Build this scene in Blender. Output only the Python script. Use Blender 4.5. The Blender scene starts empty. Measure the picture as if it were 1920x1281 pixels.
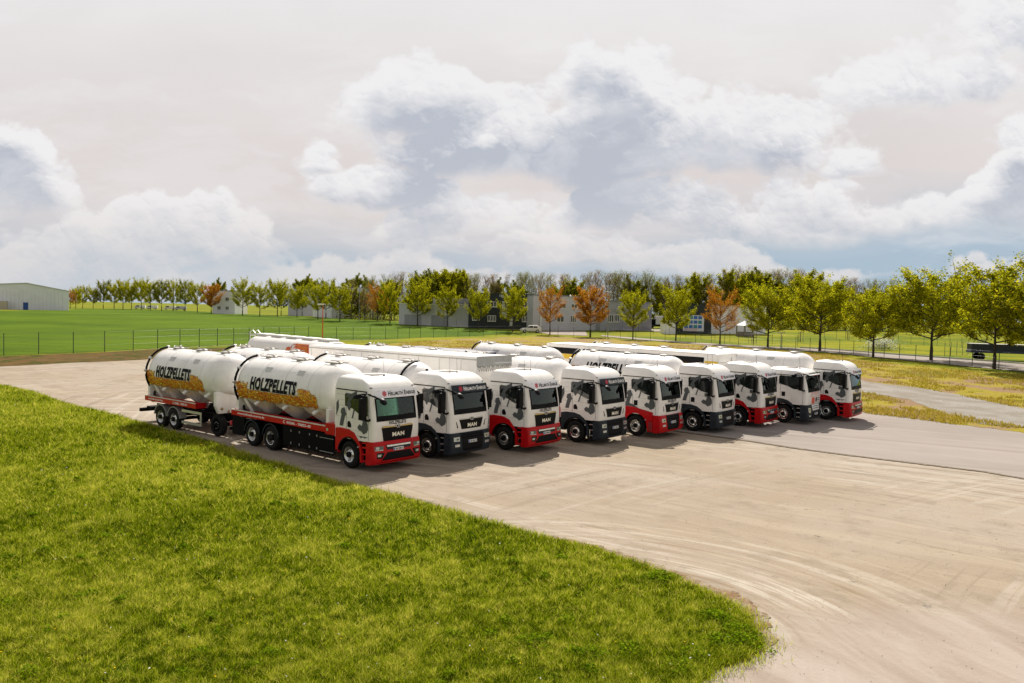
import bpy, bmesh, math, random
import numpy as np
from mathutils import Vector, Matrix
R_ = math.radians
sc = bpy.context.scene
col = sc.collection
# ------------------------------------------------------------------ camera, light, world
F = 1493.0; CH = 6.35
p_ = R_(2.23); a_ = R_(1.31)
vv = np.array([0, math.cos(p_), -math.sin(p_)]); r0 = np.array([1., 0, 0]); u0 = np.array([0, math.sin(p_), math.cos(p_)])
RT = r0*math.cos(a_)+u0*math.sin(a_); UP = -r0*math.sin(a_)+u0*math.cos(a_)
cam_d = bpy.data.cameras.new('camera'); cam = bpy.data.objects.new('camera', cam_d); col.objects.link(cam)
cam_d.sensor_width = 36; cam_d.lens = F/1920*36; cam_d.clip_end = 6000
cam.matrix_world = Matrix(((RT[0], UP[0], -vv[0], 0), (RT[1], UP[1], -vv[1], 0), (RT[2], UP[2], -vv[2], CH), (0, 0, 0, 1)))
sc.camera = cam
sc.view_settings.view_transform = 'Standard'; sc.view_settings.look = 'None'
sc.view_settings.exposure = 0.45; sc.view_settings.gamma = 1
SUN_EL = 45
sd = bpy.data.lights.new('sun', 'SUN'); sd.energy = 5.0; sd.angle = R_(.55); sd.color = (1, .93, .83)
so = bpy.data.objects.new('sun', sd); col.objects.link(so)
so.rotation_euler = Vector((0.06, math.cos(R_(SUN_EL)), math.sin(R_(SUN_EL)))).to_track_quat('Z', 'Y').to_euler()
so.location = (0, 60, 60)

class NT:
    """small helper to write node trees"""
    def __init__(s, tree): s.t = tree
    def n(s, typ, **kw):
        o = s.t.nodes.new(typ)
        for k, v in kw.items(): setattr(o, k, v)
        return o
    def l(s, a, b): s.t.links.new(a, b)
    def put(s, sock, v):
        if isinstance(v, bpy.types.NodeSocket): s.l(v, sock)
        else: sock.default_value = v
    def m(s, op, a, b=0.0, c=0.0, clamp=False):
        o = s.n('ShaderNodeMath', operation=op, use_clamp=clamp)
        s.put(o.inputs[0], a); s.put(o.inputs[1], b); s.put(o.inputs[2], c)
        return o.outputs[0]
    def mix(s, f, a, b, mode='MIX'):
        o = s.n('ShaderNodeMix', data_type='RGBA', blend_type=mode)
        s.put(o.inputs[0], f)
        s.put(o.inputs[6], a if isinstance(a, bpy.types.NodeSocket) else tuple(a)+(1,) if len(a) == 3 else a)
        s.put(o.inputs[7], b if isinstance(b, bpy.types.NodeSocket) else tuple(b)+(1,) if len(b) == 3 else b)
        return o.outputs[2]
    def ss(s, v, lo, hi):
        o = s.n('ShaderNodeMapRange', interpolation_type='SMOOTHSTEP')
        s.put(o.inputs[0], v); s.put(o.inputs[1], lo); s.put(o.inputs[2], hi)
        return o.outputs[0]
    def noise(s, vec, scale, detail=4, rough=.55, dist=0.0, dim='3D'):
        o = s.n('ShaderNodeTexNoise', noise_dimensions=dim); s.put(o.inputs['Vector'], vec)
        o.inputs['Scale'].default_value = scale; o.inputs['Detail'].default_value = detail
        o.inputs['Roughness'].default_value = rough; o.inputs['Distortion'].default_value = dist
        return o.outputs[0]
    def vec(s, x, y, z=0.0):
        o = s.n('ShaderNodeCombineXYZ'); s.put(o.inputs[0], x); s.put(o.inputs[1], y); s.put(o.inputs[2], z)
        return o.outputs[0]

def s2l(*c): return tuple((x/255/12.92 if x/255 <= .04045 else ((x/255+.055)/1.055)**2.4) for x in c)

def horizon(px): return 560.6+.0229*px
def sky_picture():
    """cloud cover computed on a grid of sight directions (u = x/y, v = z/y); returned as a generated image"""
    Wp, Hp = 1900, 760; U0, U1, V0, V1 = -.80, .80, -.06, .58
    u, v = np.meshgrid(np.linspace(U0, U1, Wp), np.linspace(V0, V1, Hp))
    def sst(x, a, b): t = np.clip((x-a)/(b-a), 0, 1); return t*t*(3-2*t)
    def vn(x, y, seed):
        g = np.random.RandomState(seed).rand(64, 64)*2-1; a = x+31.7; b = y+17.3
        i = np.floor(a).astype(int); j = np.floor(b).astype(int); fx = a-i; fy = b-j; fx = fx**3*(fx*(fx*6-15)+10); fy = fy**3*(fy*(fy*6-15)+10)
        q = lambda p, r: g[p % 64, r % 64]
        return (q(i, j)*(1-fx)+q(i+1, j)*fx)*(1-fy)+(q(i, j+1)*(1-fx)+q(i+1, j+1)*fx)*fy
    def fbm(x, y, f, o, seed, gain=.52, bill=False):
        s = 0; a = 1; n = 0
        for k in range(o):
            c, d = math.cos(k*1.1), math.sin(k*1.1)
            w = vn((x*c-y*d)*f, (x*d+y*c)*f, seed+k); w = 3.0*np.sqrt(w*w+.004)-.85 if bill else w
            s = s+a*w; n += a; a *= gain; f *= 2.03
        return s/n
    def worley(x, y, f, seed):
        g = np.random.RandomState(seed).rand(128, 128, 2); a = x*f+50; c = y*f+50; i = np.floor(a).astype(int); j = np.floor(c).astype(int); m = np.full(x.shape, 9.0)
        for p in (-1, 0, 1):
            for q in (-1, 0, 1):
                o = g[(i+p) % 128, (j+q) % 128]; m = np.minimum(m, (i+p+o[..., 0]-a)**2+(j+q+o[..., 1]-c)**2)
        return 1-1.9*m
    wx = fbm(u, v*1.2, 5, 5, 3)*.055; wy = fbm(u, v*1.2, 5, 5, 9)*.040
    uu, vw = u+wx, v+wy
    blobs = [ # px, base py, rx, ry up, strength
        (20, 385, 135, 165, 1.1), (-70, 350, 150, 120, 1), (140, 535, 300, 105, .8), (330, 450, 110, 85, .95), (440, 485, 120, 75, .9), (560, 550, 220, 85, .75),
        (595, 315, 45, 60, .9), (690, 365, 150, 55, .8), (850, 430, 170, 50, .6), (800, 235, 190, 100, 1.0), (1120, 300, 140, 240, 1.05), (980, 305, 270, 130, .95),
        (1300, 300, 210, 150, 1.0), (1440, 290, 140, 105, 1.0), (1580, 300, 90, 60, .75), (1130, 425, 70, 50, .75), (1370, 435, 250, 85, .85), (1560, 410, 220, 85, .85),
        (1740, 410, 200, 85, .9), (1870, 380, 130, 105, 1.1), (1980, 360, 130, 110, 1), (1900, 90, 270, 110, 1.0), (1700, 160, 200, 80, .55), (1880, 525, 210, 40, .55), (760, 540, 380, 70, .75), (1150, 505, 260, 50, .7), (1500, 520, 160, 30, .6), (1000, 470, 220, 30, .45)]
    d = np.full(u.shape, -2.0)
    for px, py, rx, ry, st in blobs:
        cu = (px-960)/F; cv = (horizon(px)-py)/F; du = (uu-cu)*F/rx; dv = (vw-cv)*F; dv = np.where(dv > 0, dv/ry, dv/(ry*.22+6))
        e = (1-du*du-dv*dv)*st; d = np.maximum(d, e)+.12*np.exp(-np.abs(d-e)*4)
    d = np.maximum(d, -1.4)
    jx = u+fbm(u, v, 22, 5, 61, .6)*.016; jy = v*1.15+fbm(u, v, 22, 5, 71, .6)*.016
    w1 = worley(jx, jy, 15, 5); w2 = worley(jx, jy, 33, 6); w3 = worley(jx, jy, 70, 7)
    bl = w1*.5+w2*.30+w3*.14; fb_ = fbm(u, v*1.3, 20, 6, 41, .62)
    mid = fbm(u+.3, v*1.3, 7.5, 5, 55, .5)
    den = d*.85+mid*.95+bl*.50+fb_*.50-.26; smo = d*.6+mid*.7+bl*.55
    soft = sst(-np.gradient(d*.85+mid*.9)[0]*32, -.7, .5); cov = sst(den, -.10-.55*(1-soft), .22+.55*(1-soft))
    shadow = np.zeros(u.shape); acc = np.zeros(Wp)
    dvp = (V1-V0)/Hp; k = math.exp(-dvp/.030); dd = np.clip(d*.9+mid*.9+.15*bl, 0, 1.2)
    for r in range(Hp-1, -1, -1):
        acc = acc*k+dd[r]*dvp/.030; shadow[r] = acc
    gy, gx = np.gradient(smo); rel = np.clip((-gy*1.0-gx*.30)*13, -1, 1)
    low = 1-sst(v, .03, .17)
    c3 = lambda *c: np.array(s2l(*c))
    def mixc(a, b, t): return a*(1-t[..., None])+b*t[..., None]
    lit = mixc(c3(242, 241, 242), c3(231, 225, 222), low); shade = mixc(c3(180, 187, 200), c3(194, 201, 210), low)
    t = np.clip(sst(shadow*(1+1.0*fbm(uu, vw*1.3, 9, 6, 140, .62)), .08, 1.0)*(1.12-.3*low)-rel*.48+.30*fb_, 0, 1)*(.80+.55*fbm(uu*1.1, vw*1.5, 12, 6, 160, .62)); t = np.clip(t, 0, .92)
    cloud = mixc(lit, shade, t)
    wv = fbm(u*1.2, v*5, 3, 5, 77)
    right = sst(u, .0, .55)
    hb = .075+.045*right
    f = sst(v+wv*.035, hb-.055, hb+.06)
    base = mixc(c3(172, 191, 207)+0*u[..., None], c3(223, 216, 215), f); base = mixc(base, c3(234, 232, 232), sst(v, .17, .42))
    vl = fbm(u, v*2.2, 3.5, 6, 90); base = base*(1+.07*vl[..., None]); wisps = sst(fbm(uu*.7, vw*2.6, 6, 6, 120, .6), .05, .5)*sst(v, .0, .1)*.30; base = mixc(base, c3(240, 238, 239), wisps)
    col3 = mixc(base, cloud, cov*(.95-.25*low))
    px = np.ones((Hp, Wp, 4), np.float32); px[..., :3] = col3
    im = bpy.data.images.new('computed_clouds', Wp, Hp, alpha=False, float_buffer=True); im.colorspace_settings.name = 'Linear Rec.709'
    im.pixels.foreach_set(px.ravel()); im.update(); im.pack()
    return im, (U0, U1, V0, V1)
def build_world():
    w = bpy.data.worlds.new('World'); sc.world = w; w.use_nodes = True
    N = NT(w.node_tree); w.node_tree.nodes.clear()
    out = N.n('ShaderNodeOutputWorld'); bg = N.n('ShaderNodeBackground')
    sky = N.n('ShaderNodeTexSky', sky_type='NISHITA'); sky.sun_disc = False
    sky.sun_elevation = R_(SUN_EL); sky.sun_rotation = 0.0; sky.air_density = 1.0; sky.dust_density = 1.5
    tc = N.n('ShaderNodeTexCoord'); sep = N.n('ShaderNodeSeparateXYZ'); N.l(tc.outputs['Generated'], sep.inputs[0])
    X, Y, Z = sep.outputs
    im, (U0, U1, V0, V1) = sky_picture()
    ys = N.m('MAXIMUM', Y, .12)
    U = N.m('DIVIDE', X, ys); V = N.m('DIVIDE', Z, ys)
    ti = N.n('ShaderNodeTexImage'); ti.image = im; ti.extension = 'EXTEND'
    N.l(N.vec(N.m('DIVIDE', N.m('SUBTRACT', U, U0), U1-U0), N.m('DIVIDE', N.m('SUBTRACT', V, V0), V1-V0)), ti.inputs[0])
    nis = N.n('ShaderNodeVectorMath', operation='SCALE'); N.l(sky.outputs[0], nis.inputs[0]); nis.inputs[3].default_value = .065
    fr = N.m('MULTIPLY', N.ss(Y, .25, .62), N.m('SUBTRACT', 1.0, N.ss(Z, .42, .75)))
    rest = N.mix(.5, nis.outputs[0], (.64, .58, .51))
    dim = N.n('ShaderNodeVectorMath', operation='SCALE'); N.l(ti.outputs[0], dim.inputs[0]); dim.inputs[3].default_value = .725
    final = N.mix(fr, rest, dim.outputs[0])
    scl = N.n('ShaderNodeVectorMath', operation='SCALE'); N.l(final, scl.inputs[0]); scl.inputs[3].default_value = 10.0
    N.l(scl.outputs[0], bg.inputs[0]); bg.inputs[1].default_value = .1
    N.l(bg.outputs[0], out.inputs[0])
build_world()

# ------------------------------------------------------------------ terrain
def sm(t):
    t = np.clip(t, 0, 1); return t*t*(3-2*t)
def Zt(x, y):
    return 1.2*sm((y-42)/52)+1.5*sm((y-150)/70)+0*x
def G(px, py, dz=0.0):
    d = vv+RT*(px-960)/F+UP*(640.5-py)/F
    D = np.arange(5, 900, .05)
    P = np.array([0, 0, CH])[:, None]+d[:, None]*D/d[1]
    i = int(np.argmax(P[2] < Zt(P[0], P[1])))
    return (float(P[0, i]), float(P[1, i]))
def V3(xy, dz=0.0): return Vector((xy[0], xy[1], float(Zt(xy[0], xy[1]))+dz))
def ray(px, py, D):      # world point of a sight line at depth D, used to read real heights off the photograph
    d = vv+RT*(px-960)/F+UP*(640.5-py)/F
    P = np.array([0, 0, CH])+d*D/d[1]; return Vector(P)

# ------------------------------------------------------------------ materials
MT = {}
def mat(name, c, rough=.5, metal=0.0, var=0.0, scale=3.0, spec=.5, coat=0.0, bump=0.0, bscale=20., emit=None):
    if name in MT: return MT[name]
    m = bpy.data.materials.new(name); m.use_nodes = True; N = NT(m.node_tree)
    b = m.node_tree.nodes['Principled BSDF']
    b.inputs['Base Color'].default_value = tuple(c)+(1,); b.inputs['Roughness'].default_value = rough
    b.inputs['Metallic'].default_value = metal; b.inputs['Specular IOR Level'].default_value = spec
    b.inputs['Coat Weight'].default_value = coat
    tc = N.n('ShaderNodeTexCoord')
    if var:
        n = N.noise(tc.outputs['Object'], scale, 6, .6)
        N.l(N.mix(N.ss(n, .35, .7), tuple(x*(1-var) for x in c), tuple(min(1, x*(1+var*.6)) for x in c)), b.inputs['Base Color'])
        N.l(N.m('ADD', N.m('MULTIPLY', n, .25), max(0, rough-.12)), b.inputs['Roughness'])
    if bump:
        bn = N.n('ShaderNodeBump'); bn.inputs['Strength'].default_value = bump; bn.inputs['Distance'].default_value = .02
        N.l(N.noise(tc.outputs['Object'], bscale, 5), bn.inputs['Height']); N.l(bn.outputs[0], b.inputs['Normal'])
    MT[name] = m; return m
white = mat('white_paint', (.86, .84, .80), .32, var=.05, scale=1.5, coat=.25)
tankw = mat('tank_white', (.87, .85, .82), .30, var=.07, scale=1.1, coat=.2, bump=.05, bscale=2.5)
def grime(m, amt):
    N = NT(m.node_tree); bs = m.node_tree.nodes['Principled BSDF']; src = bs.inputs['Base Color'].links[0].from_socket
    tc = N.n('ShaderNodeTexCoord'); mp = N.n('ShaderNodeMapping'); mp.inputs['Scale'].default_value = (3.2, 3.2, .30); N.l(tc.outputs['Object'], mp.inputs[0])
    f = N.m('MULTIPLY', N.ss(N.noise(mp.outputs[0], 1.4, 6, .7), .50, .78), amt); c = N.mix(f, src, (.42, .37, .30))
    sp = N.n('ShaderNodeSeparateXYZ'); N.l(tc.outputs['Object'], sp.inputs[0]); lowd = N.m('MULTIPLY', N.m('SUBTRACT', 1.0, N.ss(N.m('ADD', sp.outputs[2], N.noise(tc.outputs['Object'], 2.0, 4)), 1.2, 2.3)), amt*.9)
    N.l(N.mix(lowd, c, (.40, .34, .27)), bs.inputs['Base Color'])
grime(white, .16); grime(tankw, .34)
red = mat('red_paint', (.50, .004, .007), .34, coat=.05, spec=.22, var=.10)
dgrey = mat('anthracite_plastic', (.022, .030, .038), .5, var=.25, spec=.22)
black = mat('black_plastic', (.005, .005, .006), .45, spec=.12)
chas = mat('chassis_black', (.005, .005, .006), .6, var=.3, spec=.06)
rubber = mat('tyre_rubber', (.010, .010, .010), .8, spec=.2, var=.25, scale=8)
chrome = mat('polished_alloy', (.82, .82, .80), .22, 1.0, var=.1, scale=12)
silver = mat('silver_metal', (.6, .6, .58), .4, .8)
greyw = mat('wrap_grey', (.085, .095, .098), .45, spec=.25)
lgrey = mat('light_grey', (.52, .52, .50), .5, var=.1)
wtrim = mat('white_trim', (.74, .74, .70), .5)
lid_m = mat('lid_alloy', (.42, .40, .37), .5, .3, var=.2)
glassb = mat('dark_glass', (.012, .016, .015), .06, spec=.8)
lamp_m = mat('headlight_glass', (.62, .64, .60), .12, .3, var=.35, scale=14, spec=.8)
lampd = mat('headlight_dark', (.10, .13, .12), .1, .3, spec=.8)
ink = mat('print_black', (.008, .008, .010), .6, spec=.08)
wink = mat('print_white', (.8, .8, .78), .5)
redink = mat('print_red', (.55, .02, .05), .5)
blueink = mat('plate_blue', (.02, .08, .45), .4)
gold = mat('pellet_yellow', (.88, .45, .015), .5); gold2 = mat('pellet_orange', (.72, .20, .008), .5)
gold3 = mat('pellet_brown', (.14, .018, .006), .5); gold4 = mat('pellet_pale', (.92, .68, .12), .5)
orange = mat('orange_paint', (.75, .13, .02), .5, var=.3, scale=2)
navy = mat('navy_tarp', (.015, .02, .07), .5); yellow = mat('yellow_paint', (.78, .52, .02), .45)
tarpg = mat('tarp_grey', (.36, .37, .36), .6, var=.1)
bark = mat('tree_bark', (.055, .042, .032), .9, var=.3, scale=6)
steelg = mat('fence_green', (.012, .028, .022), .5)
greym = mat('galvanised', (.30, .31, .31), .5, .5)
seat_m = mat('seat_fabric', (.50, .50, .40), .9); curt = mat('curtain_fabric', (.42, .45, .36), .9, var=.2, scale=3)
dashm = mat('dash_plastic', (.06, .065, .065), .6)

def glass_mat():
    m = bpy.data.materials.new('windscreen_glass'); m.use_nodes = True; N = NT(m.node_tree); m.node_tree.nodes.clear()
    o = N.n('ShaderNodeOutputMaterial'); t = N.n('ShaderNodeBsdfTransparent'); t.inputs[0].default_value = (.62, .88, .70, 1)
    g = N.n('ShaderNodeBsdfGlossy'); g.inputs['Roughness'].default_value = .03; g.inputs[0].default_value = (.9, 1, .95, 1)
    fr = N.n('ShaderNodeFresnel'); fr.inputs[0].default_value = 1.5
    mx = N.n('ShaderNodeMixShader'); N.l(N.m('MULTIPLY', fr.outputs[0], 1.3, clamp=True), mx.inputs[0]); N.l(t.outputs[0], mx.inputs[1]); N.l(g.outputs[0], mx.inputs[2])
    N.l(mx.outputs[0], o.inputs[0]); return m
glass = glass_mat()

def leaf_mat(name, cols, trans=.45):
    m = bpy.data.materials.new(name); m.use_nodes = True; N = NT(m.node_tree); m.node_tree.nodes.clear()
    o = N.n('ShaderNodeOutputMaterial'); at = N.n('ShaderNodeAttribute', attribute_name='rnd')
    r = N.n('ShaderNodeValToRGB'); N.l(at.outputs['Fac'], r.inputs[0])
    el = r.color_ramp.elements
    el[0].position = 0; el[0].color = tuple(cols[0])+(1,); el[1].position = 1; el[1].color = tuple(cols[-1])+(1,)
    for i, c in enumerate(cols[1:-1]):
        e = el.new((i+1)/(len(cols)-1)); e.color = tuple(c)+(1,)
    d = N.n('ShaderNodeBsdfDiffuse'); t = N.n('ShaderNodeBsdfTranslucent'); mx = N.n('ShaderNodeMixShader'); mx.inputs[0].default_value = trans
    N.l(r.outputs[0], d.inputs[0]); N.l(r.outputs[0], t.inputs[0]); N.l(d.outputs[0], mx.inputs[1]); N.l(t.outputs[0], mx.inputs[2])
    N.l(mx.outputs[0], o.inputs[0]); return m
lf_green = leaf_mat('leaves_yellow_green', [(.10, .14, .006), (.34, .35, .010), (.62, .55, .02)], .58)
lf_orange = leaf_mat('leaves_orange', [(.24, .08, .015), (.50, .19, .02), (.55, .36, .03)], .5)
lf_dark = leaf_mat('leaves_mid_green', [(.09, .12, .012), (.22, .24, .02), (.38, .35, .025)], .5)
lf_bud = leaf_mat('buds_tan', [(.22, .13, .07), (.34, .21, .10), (.42, .36, .08)], .4)
twig = mat('twig_brown', (.23, .175, .135), .9, spec=.1)
lf_white = leaf_mat('blossom_white', [(.35, .38, .25), (.7, .72, .66), (.8, .8, .76)], .3)
grass_m = leaf_mat('grass_blades', [(.05, .085, .003), (.21, .28, .006), (.37, .42, .012), (.62, .58, .10)], .5)
clover_m = leaf_mat('clover_leaves', [(.06, .11, .005), (.15, .25, .007), (.30, .40, .012)], .45)
dry_m = leaf_mat('dry_grass_blades', [(.15, .10, .02), (.31, .26, .025), (.48, .38, .045), (.42, .32, .16)], .3)

def ground_mat(name, build):
    m = bpy.data.materials.new(name); m.use_nodes = True; N = NT(m.node_tree); b = m.node_tree.nodes['Principled BSDF']
    b.inputs['Roughness'].default_value = .95; b.inputs['Specular IOR Level'].default_value = .04
    tc = N.n('ShaderNodeTexCoord'); build(N, tc.outputs['Object'], b); return m
def bumpit(N, b, h, s=.5, d=.05):
    bn = N.n('ShaderNodeBump'); bn.inputs['Strength'].default_value = s; bn.inputs['Distance'].default_value = d
    N.l(h, bn.inputs['Height']); N.l(bn.outputs[0], b.inputs['Normal'])
def streaked(N, v, ang, sx, sy):
    vr = N.n('ShaderNodeVectorRotate', rotation_type='Z_AXIS'); N.l(v, vr.inputs['Vector']); vr.inputs['Angle'].default_value = -ang
    mp = N.n('ShaderNodeMapping'); mp.inputs['Scale'].default_value = (sx, sy, 1)
    N.l(vr.outputs[0], mp.inputs[0]); return mp.outputs[0]
def ringc(N, v, cx, cy):
    sp = N.n('ShaderNodeSeparateXYZ'); N.l(v, sp.inputs[0]); x = N.m('SUBTRACT', sp.outputs[0], cx); y = N.m('SUBTRACT', sp.outputs[1], cy)
    return N.m('SQRT', N.m('ADD', N.m('MULTIPLY', x, x), N.m('MULTIPLY', y, y))), N.m('ARCTAN2', y, x)
def m_gravel(N, v, b):
    big = N.noise(v, .09, 4, .6, .6); mid = N.noise(v, .7, 5, .65); fine = N.noise(v, 9, 5, .7); grit = N.noise(v, 38, 3, .7)
    tr = N.noise(streaked(N, v, -.62, .10, 1.3), 1.0, 5, .65, .6); tr2 = N.noise(streaked(N, v, -.85, .16, 2.4), 1.0, 5, .7, .5)
    r, a = ringc(N, v, 1.5, 15.5); ring = N.noise(N.vec(N.m('MULTIPLY', r, 2.6), N.m('MULTIPLY', a, .8)), 1.0, 5, .65)
    nearring = N.m('MULTIPLY', N.m('SUBTRACT', 1.0, N.ss(r, 5.0, 11.0)), N.ss(r, 1.0, 3.0))
    c = N.mix(N.ss(big, .35, .65), (0.304, 0.247, 0.1824), (0.342, 0.2926, 0.2394))
    c = N.mix(N.m('MULTIPLY', N.ss(tr, .46, .70), .55), c, (0.3952, 0.3306, 0.2508))
    c = N.mix(N.m('MULTIPLY', N.ss(tr2, .54, .70), .50), c, (0.2356, 0.1938, 0.1406))
    for cx, cy, f_, s1 in ((-14, -6, 2.1, .5), (30, 60, 1.7, .45), (44, -10, 1.6, .28)):   # worn wheel tracks, sweeping in wide bends
        ra, aa = ringc(N, v, cx, cy); tn = N.noise(N.vec(N.m('MULTIPLY', ra, f_), N.m('MULTIPLY', aa, 2.2), cx), 1.0, 4, .7)
        mk = N.ss(N.noise(v, .07, 3, .5, float(cx % 3)), .46, .60)
        c = N.mix(N.m('MULTIPLY', N.m('MULTIPLY', N.ss(tn, .56, .64), mk), s1*1.5), c, (0.2052, 0.1672, 0.1254)); c = N.mix(N.m('MULTIPLY', N.m('MULTIPLY', N.ss(tn, .46, .38), mk), s1*1.6), c, (0.4256, 0.38, 0.3268))
    c = N.mix(N.m('MULTIPLY', N.m('MULTIPLY', nearring, N.ss(ring, .52, .66)), .75), c, (0.2052, 0.1482, 0.0874))
    c = N.mix(N.m('MULTIPLY', N.m('MULTIPLY', nearring, N.ss(ring, .48, .38)), .95), c, (0.456, 0.4104, 0.342))
    c = N.mix(N.m('MULTIPLY', N.ss(mid, .50, .70), .6), c, (0.2356, 0.1938, 0.1444))
    spots = N.m('MULTIPLY', N.ss(N.noise(v, 2.2, 6, .78), .56, .70), N.ss(N.noise(v, .28, 3), .48, .60))
    c = N.mix(N.m('MULTIPLY', spots, .8), c, (0.114, 0.1064, 0.0874)); peb = N.noise(v, 17, 4, .8); c = N.mix(N.m('MULTIPLY', N.ss(peb, .62, .70), .55), c, (0.1216, 0.1102, 0.0912))
    r2, a2 = ringc(N, v, 9.5, 10.5)   # worn smooth area in front of the yard entrance
    smo = N.m('SUBTRACT', 1.0, N.ss(N.m('ADD', r2, N.m('MULTIPLY', N.m('SUBTRACT', N.noise(v, .35, 5, .65), .5), 5.0)), 5.6, 8.2))
    st = N.noise(streaked(N, v, 1.9, .16, .9), 1.0, 4, .6, .6)
    sc = N.mix(N.ss(st, .38, .64), (0.304, 0.247, 0.2052), (0.38, 0.3268, 0.285))
    c = N.mix(N.m('MULTIPLY', smo, .9), c, sc)
    c = N.mix(N.m('MULTIPLY', N.ss(fine, .58, .72), N.m('SUBTRACT', .60, N.m('MULTIPLY', smo, .48))), c, (0.1444, 0.1216, 0.0912))
    c = N.mix(N.m('MULTIPLY', N.ss(grit, .56, .75), N.m('SUBTRACT', .40, N.m('MULTIPLY', smo, .25))), c, (0.4712, 0.418, 0.342))
    N.l(c, b.inputs['Base Color']); bumpit(N, b, N.m('ADD', N.m('MULTIPLY', fine, .6), N.m('ADD', N.m('MULTIPLY', grit, .3), N.m('MULTIPLY', N.m('ADD', tr, N.m('MULTIPLY', ring, nearring)), .8))), .45, .05)
def m_asph(N, v, b):
    big = N.noise(v, .12, 4, .6); tr = N.noise(streaked(N, v, -.45, .07, 1.1), 1.0, 5, .62, .6); fine = N.noise(v, 30, 4, .7)
    c = N.mix(N.ss(big, .35, .65), (0.2812, 0.2479, 0.222), (0.3256, 0.2886, 0.2627))
    c = N.mix(N.m('MULTIPLY', N.ss(tr, .5, .72), .6), c, (0.37, 0.333, 0.3034))
    c = N.mix(N.m('MULTIPLY', N.ss(tr, .46, .32), .45), c, (0.2294, 0.1924, 0.1739))
    c = N.mix(N.m('MULTIPLY', N.ss(fine, .45, .7), .3), c, (0.1776, 0.1591, 0.1443))
    N.l(c, b.inputs['Base Color']); bumpit(N, b, fine, .15, .01)
def m_smooth(N, v, b):
    big = N.noise(v, .25, 5, .6, .8); fine = N.noise(v, 25, 4, .7)
    c = N.mix(N.ss(big, .35, .68), (0.296, 0.2516, 0.2146), (0.37, 0.3256, 0.2886)); c = N.mix(N.m('MULTIPLY', N.ss(fine, .45, .75), .3), c, (0.222, 0.1924, 0.1628))
    N.l(c, b.inputs['Base Color']); bumpit(N, b, fine, .2, .02)
def m_lawn(N, v, b):
    n = N.noise(v, 1.2, 6, .7); f = N.noise(v, 18, 5, .7)
    c = N.mix(N.ss(n, .35, .65), (0.072, 0.104, 0.0064), (0.144, 0.192, 0.0112)); c = N.mix(N.ss(f, .5, .75), c, (0.04, 0.044, 0.0096))
    N.l(c, b.inputs['Base Color']); bumpit(N, b, f, .8, .08)
def m_crop(N, v, b):
    n = N.noise(v, .035, 5, .6); f = N.noise(v, 4.5, 6, .7); st = N.noise(streaked(N, v, -.25, .02, .5), 1.0, 5, .65)
    c = N.mix(N.ss(n, .35, .65), (0.0546, 0.1053, 0.00312), (0.0975, 0.1599, 0.00468))
    c = N.mix(N.m('MULTIPLY', N.ss(st, .5, .7), .55), c, (0.0351, 0.0702, 0.00312))
    c = N.mix(N.m('MULTIPLY', N.ss(f, .45, .7), .5), c, (0.1326, 0.1872, 0.0078))
    N.l(c, b.inputs['Base Color']); bumpit(N, b, f, .9, .2)
def m_dry(N, v, b):
    n = N.noise(v, .16, 6, .65, .5); f = N.noise(v, 3.0, 6, .75); st = N.noise(v, .55, 6, .75)
    c = N.mix(N.ss(n, .42, .54), (0.272, 0.18, 0.112), (0.304, 0.248, 0.028))
    c = N.mix(N.ss(n, .55, .68), c, (0.128, 0.152, 0.016))
    c = N.mix(N.m('MULTIPLY', N.ss(st, .54, .68), .7), c, (0.16, 0.096, 0.056))
    c = N.mix(N.m('MULTIPLY', N.ss(f, .5, .7), .6), c, (0.384, 0.304, 0.08))
    N.l(c, b.inputs['Base Color']); bumpit(N, b, f, .9, .15)
def m_bank(N, v, b):
    n = N.noise(v, .5, 6, .7); f = N.noise(v, 3, 6, .7)
    c = N.mix(N.ss(n, .4, .6), (0.056, 0.06, 0.0096), (0.144, 0.08, 0.032)); c = N.mix(N.ss(f, .5, .7), c, (0.096, 0.12, 0.016))
    N.l(c, b.inputs['Base Color']); bumpit(N, b, f, .9, .2)
def m_meadow(N, v, b):
    n = N.noise(v, .05, 6, .65); f = N.noise(v, 1.6, 6, .75)
    c = N.mix(N.ss(n, .4, .62), (0.096, 0.136, 0.0064), (0.216, 0.216, 0.008)); c = N.mix(N.m('MULTIPLY', N.ss(f, .52, .66), .7), c, (0.32, 0.24, 0.012))
    N.l(c, b.inputs['Base Color']); bumpit(N, b, f, .6, .1)
def m_stone(N, v, b):
    f = N.noise(v, 12, 6, .75); n = N.noise(v, .5, 5)
    c = N.mix(N.ss(n, .35, .65), (0.264, 0.232, 0.188), (0.336, 0.312, 0.28)); c = N.mix(N.ss(f, .5, .66), c, (0.176, 0.176, 0.176))
    N.l(c, b.inputs['Base Color']); bumpit(N, b, f, .8, .08)
GM = {k: ground_mat(k, f) for k, f in dict(gravel=m_gravel, asphalt=m_asph, smooth=m_smooth, lawn=m_lawn, crop=m_crop, dry=m_dry, bank=m_bank, meadow=m_meadow, stone=m_stone).items()}

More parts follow.
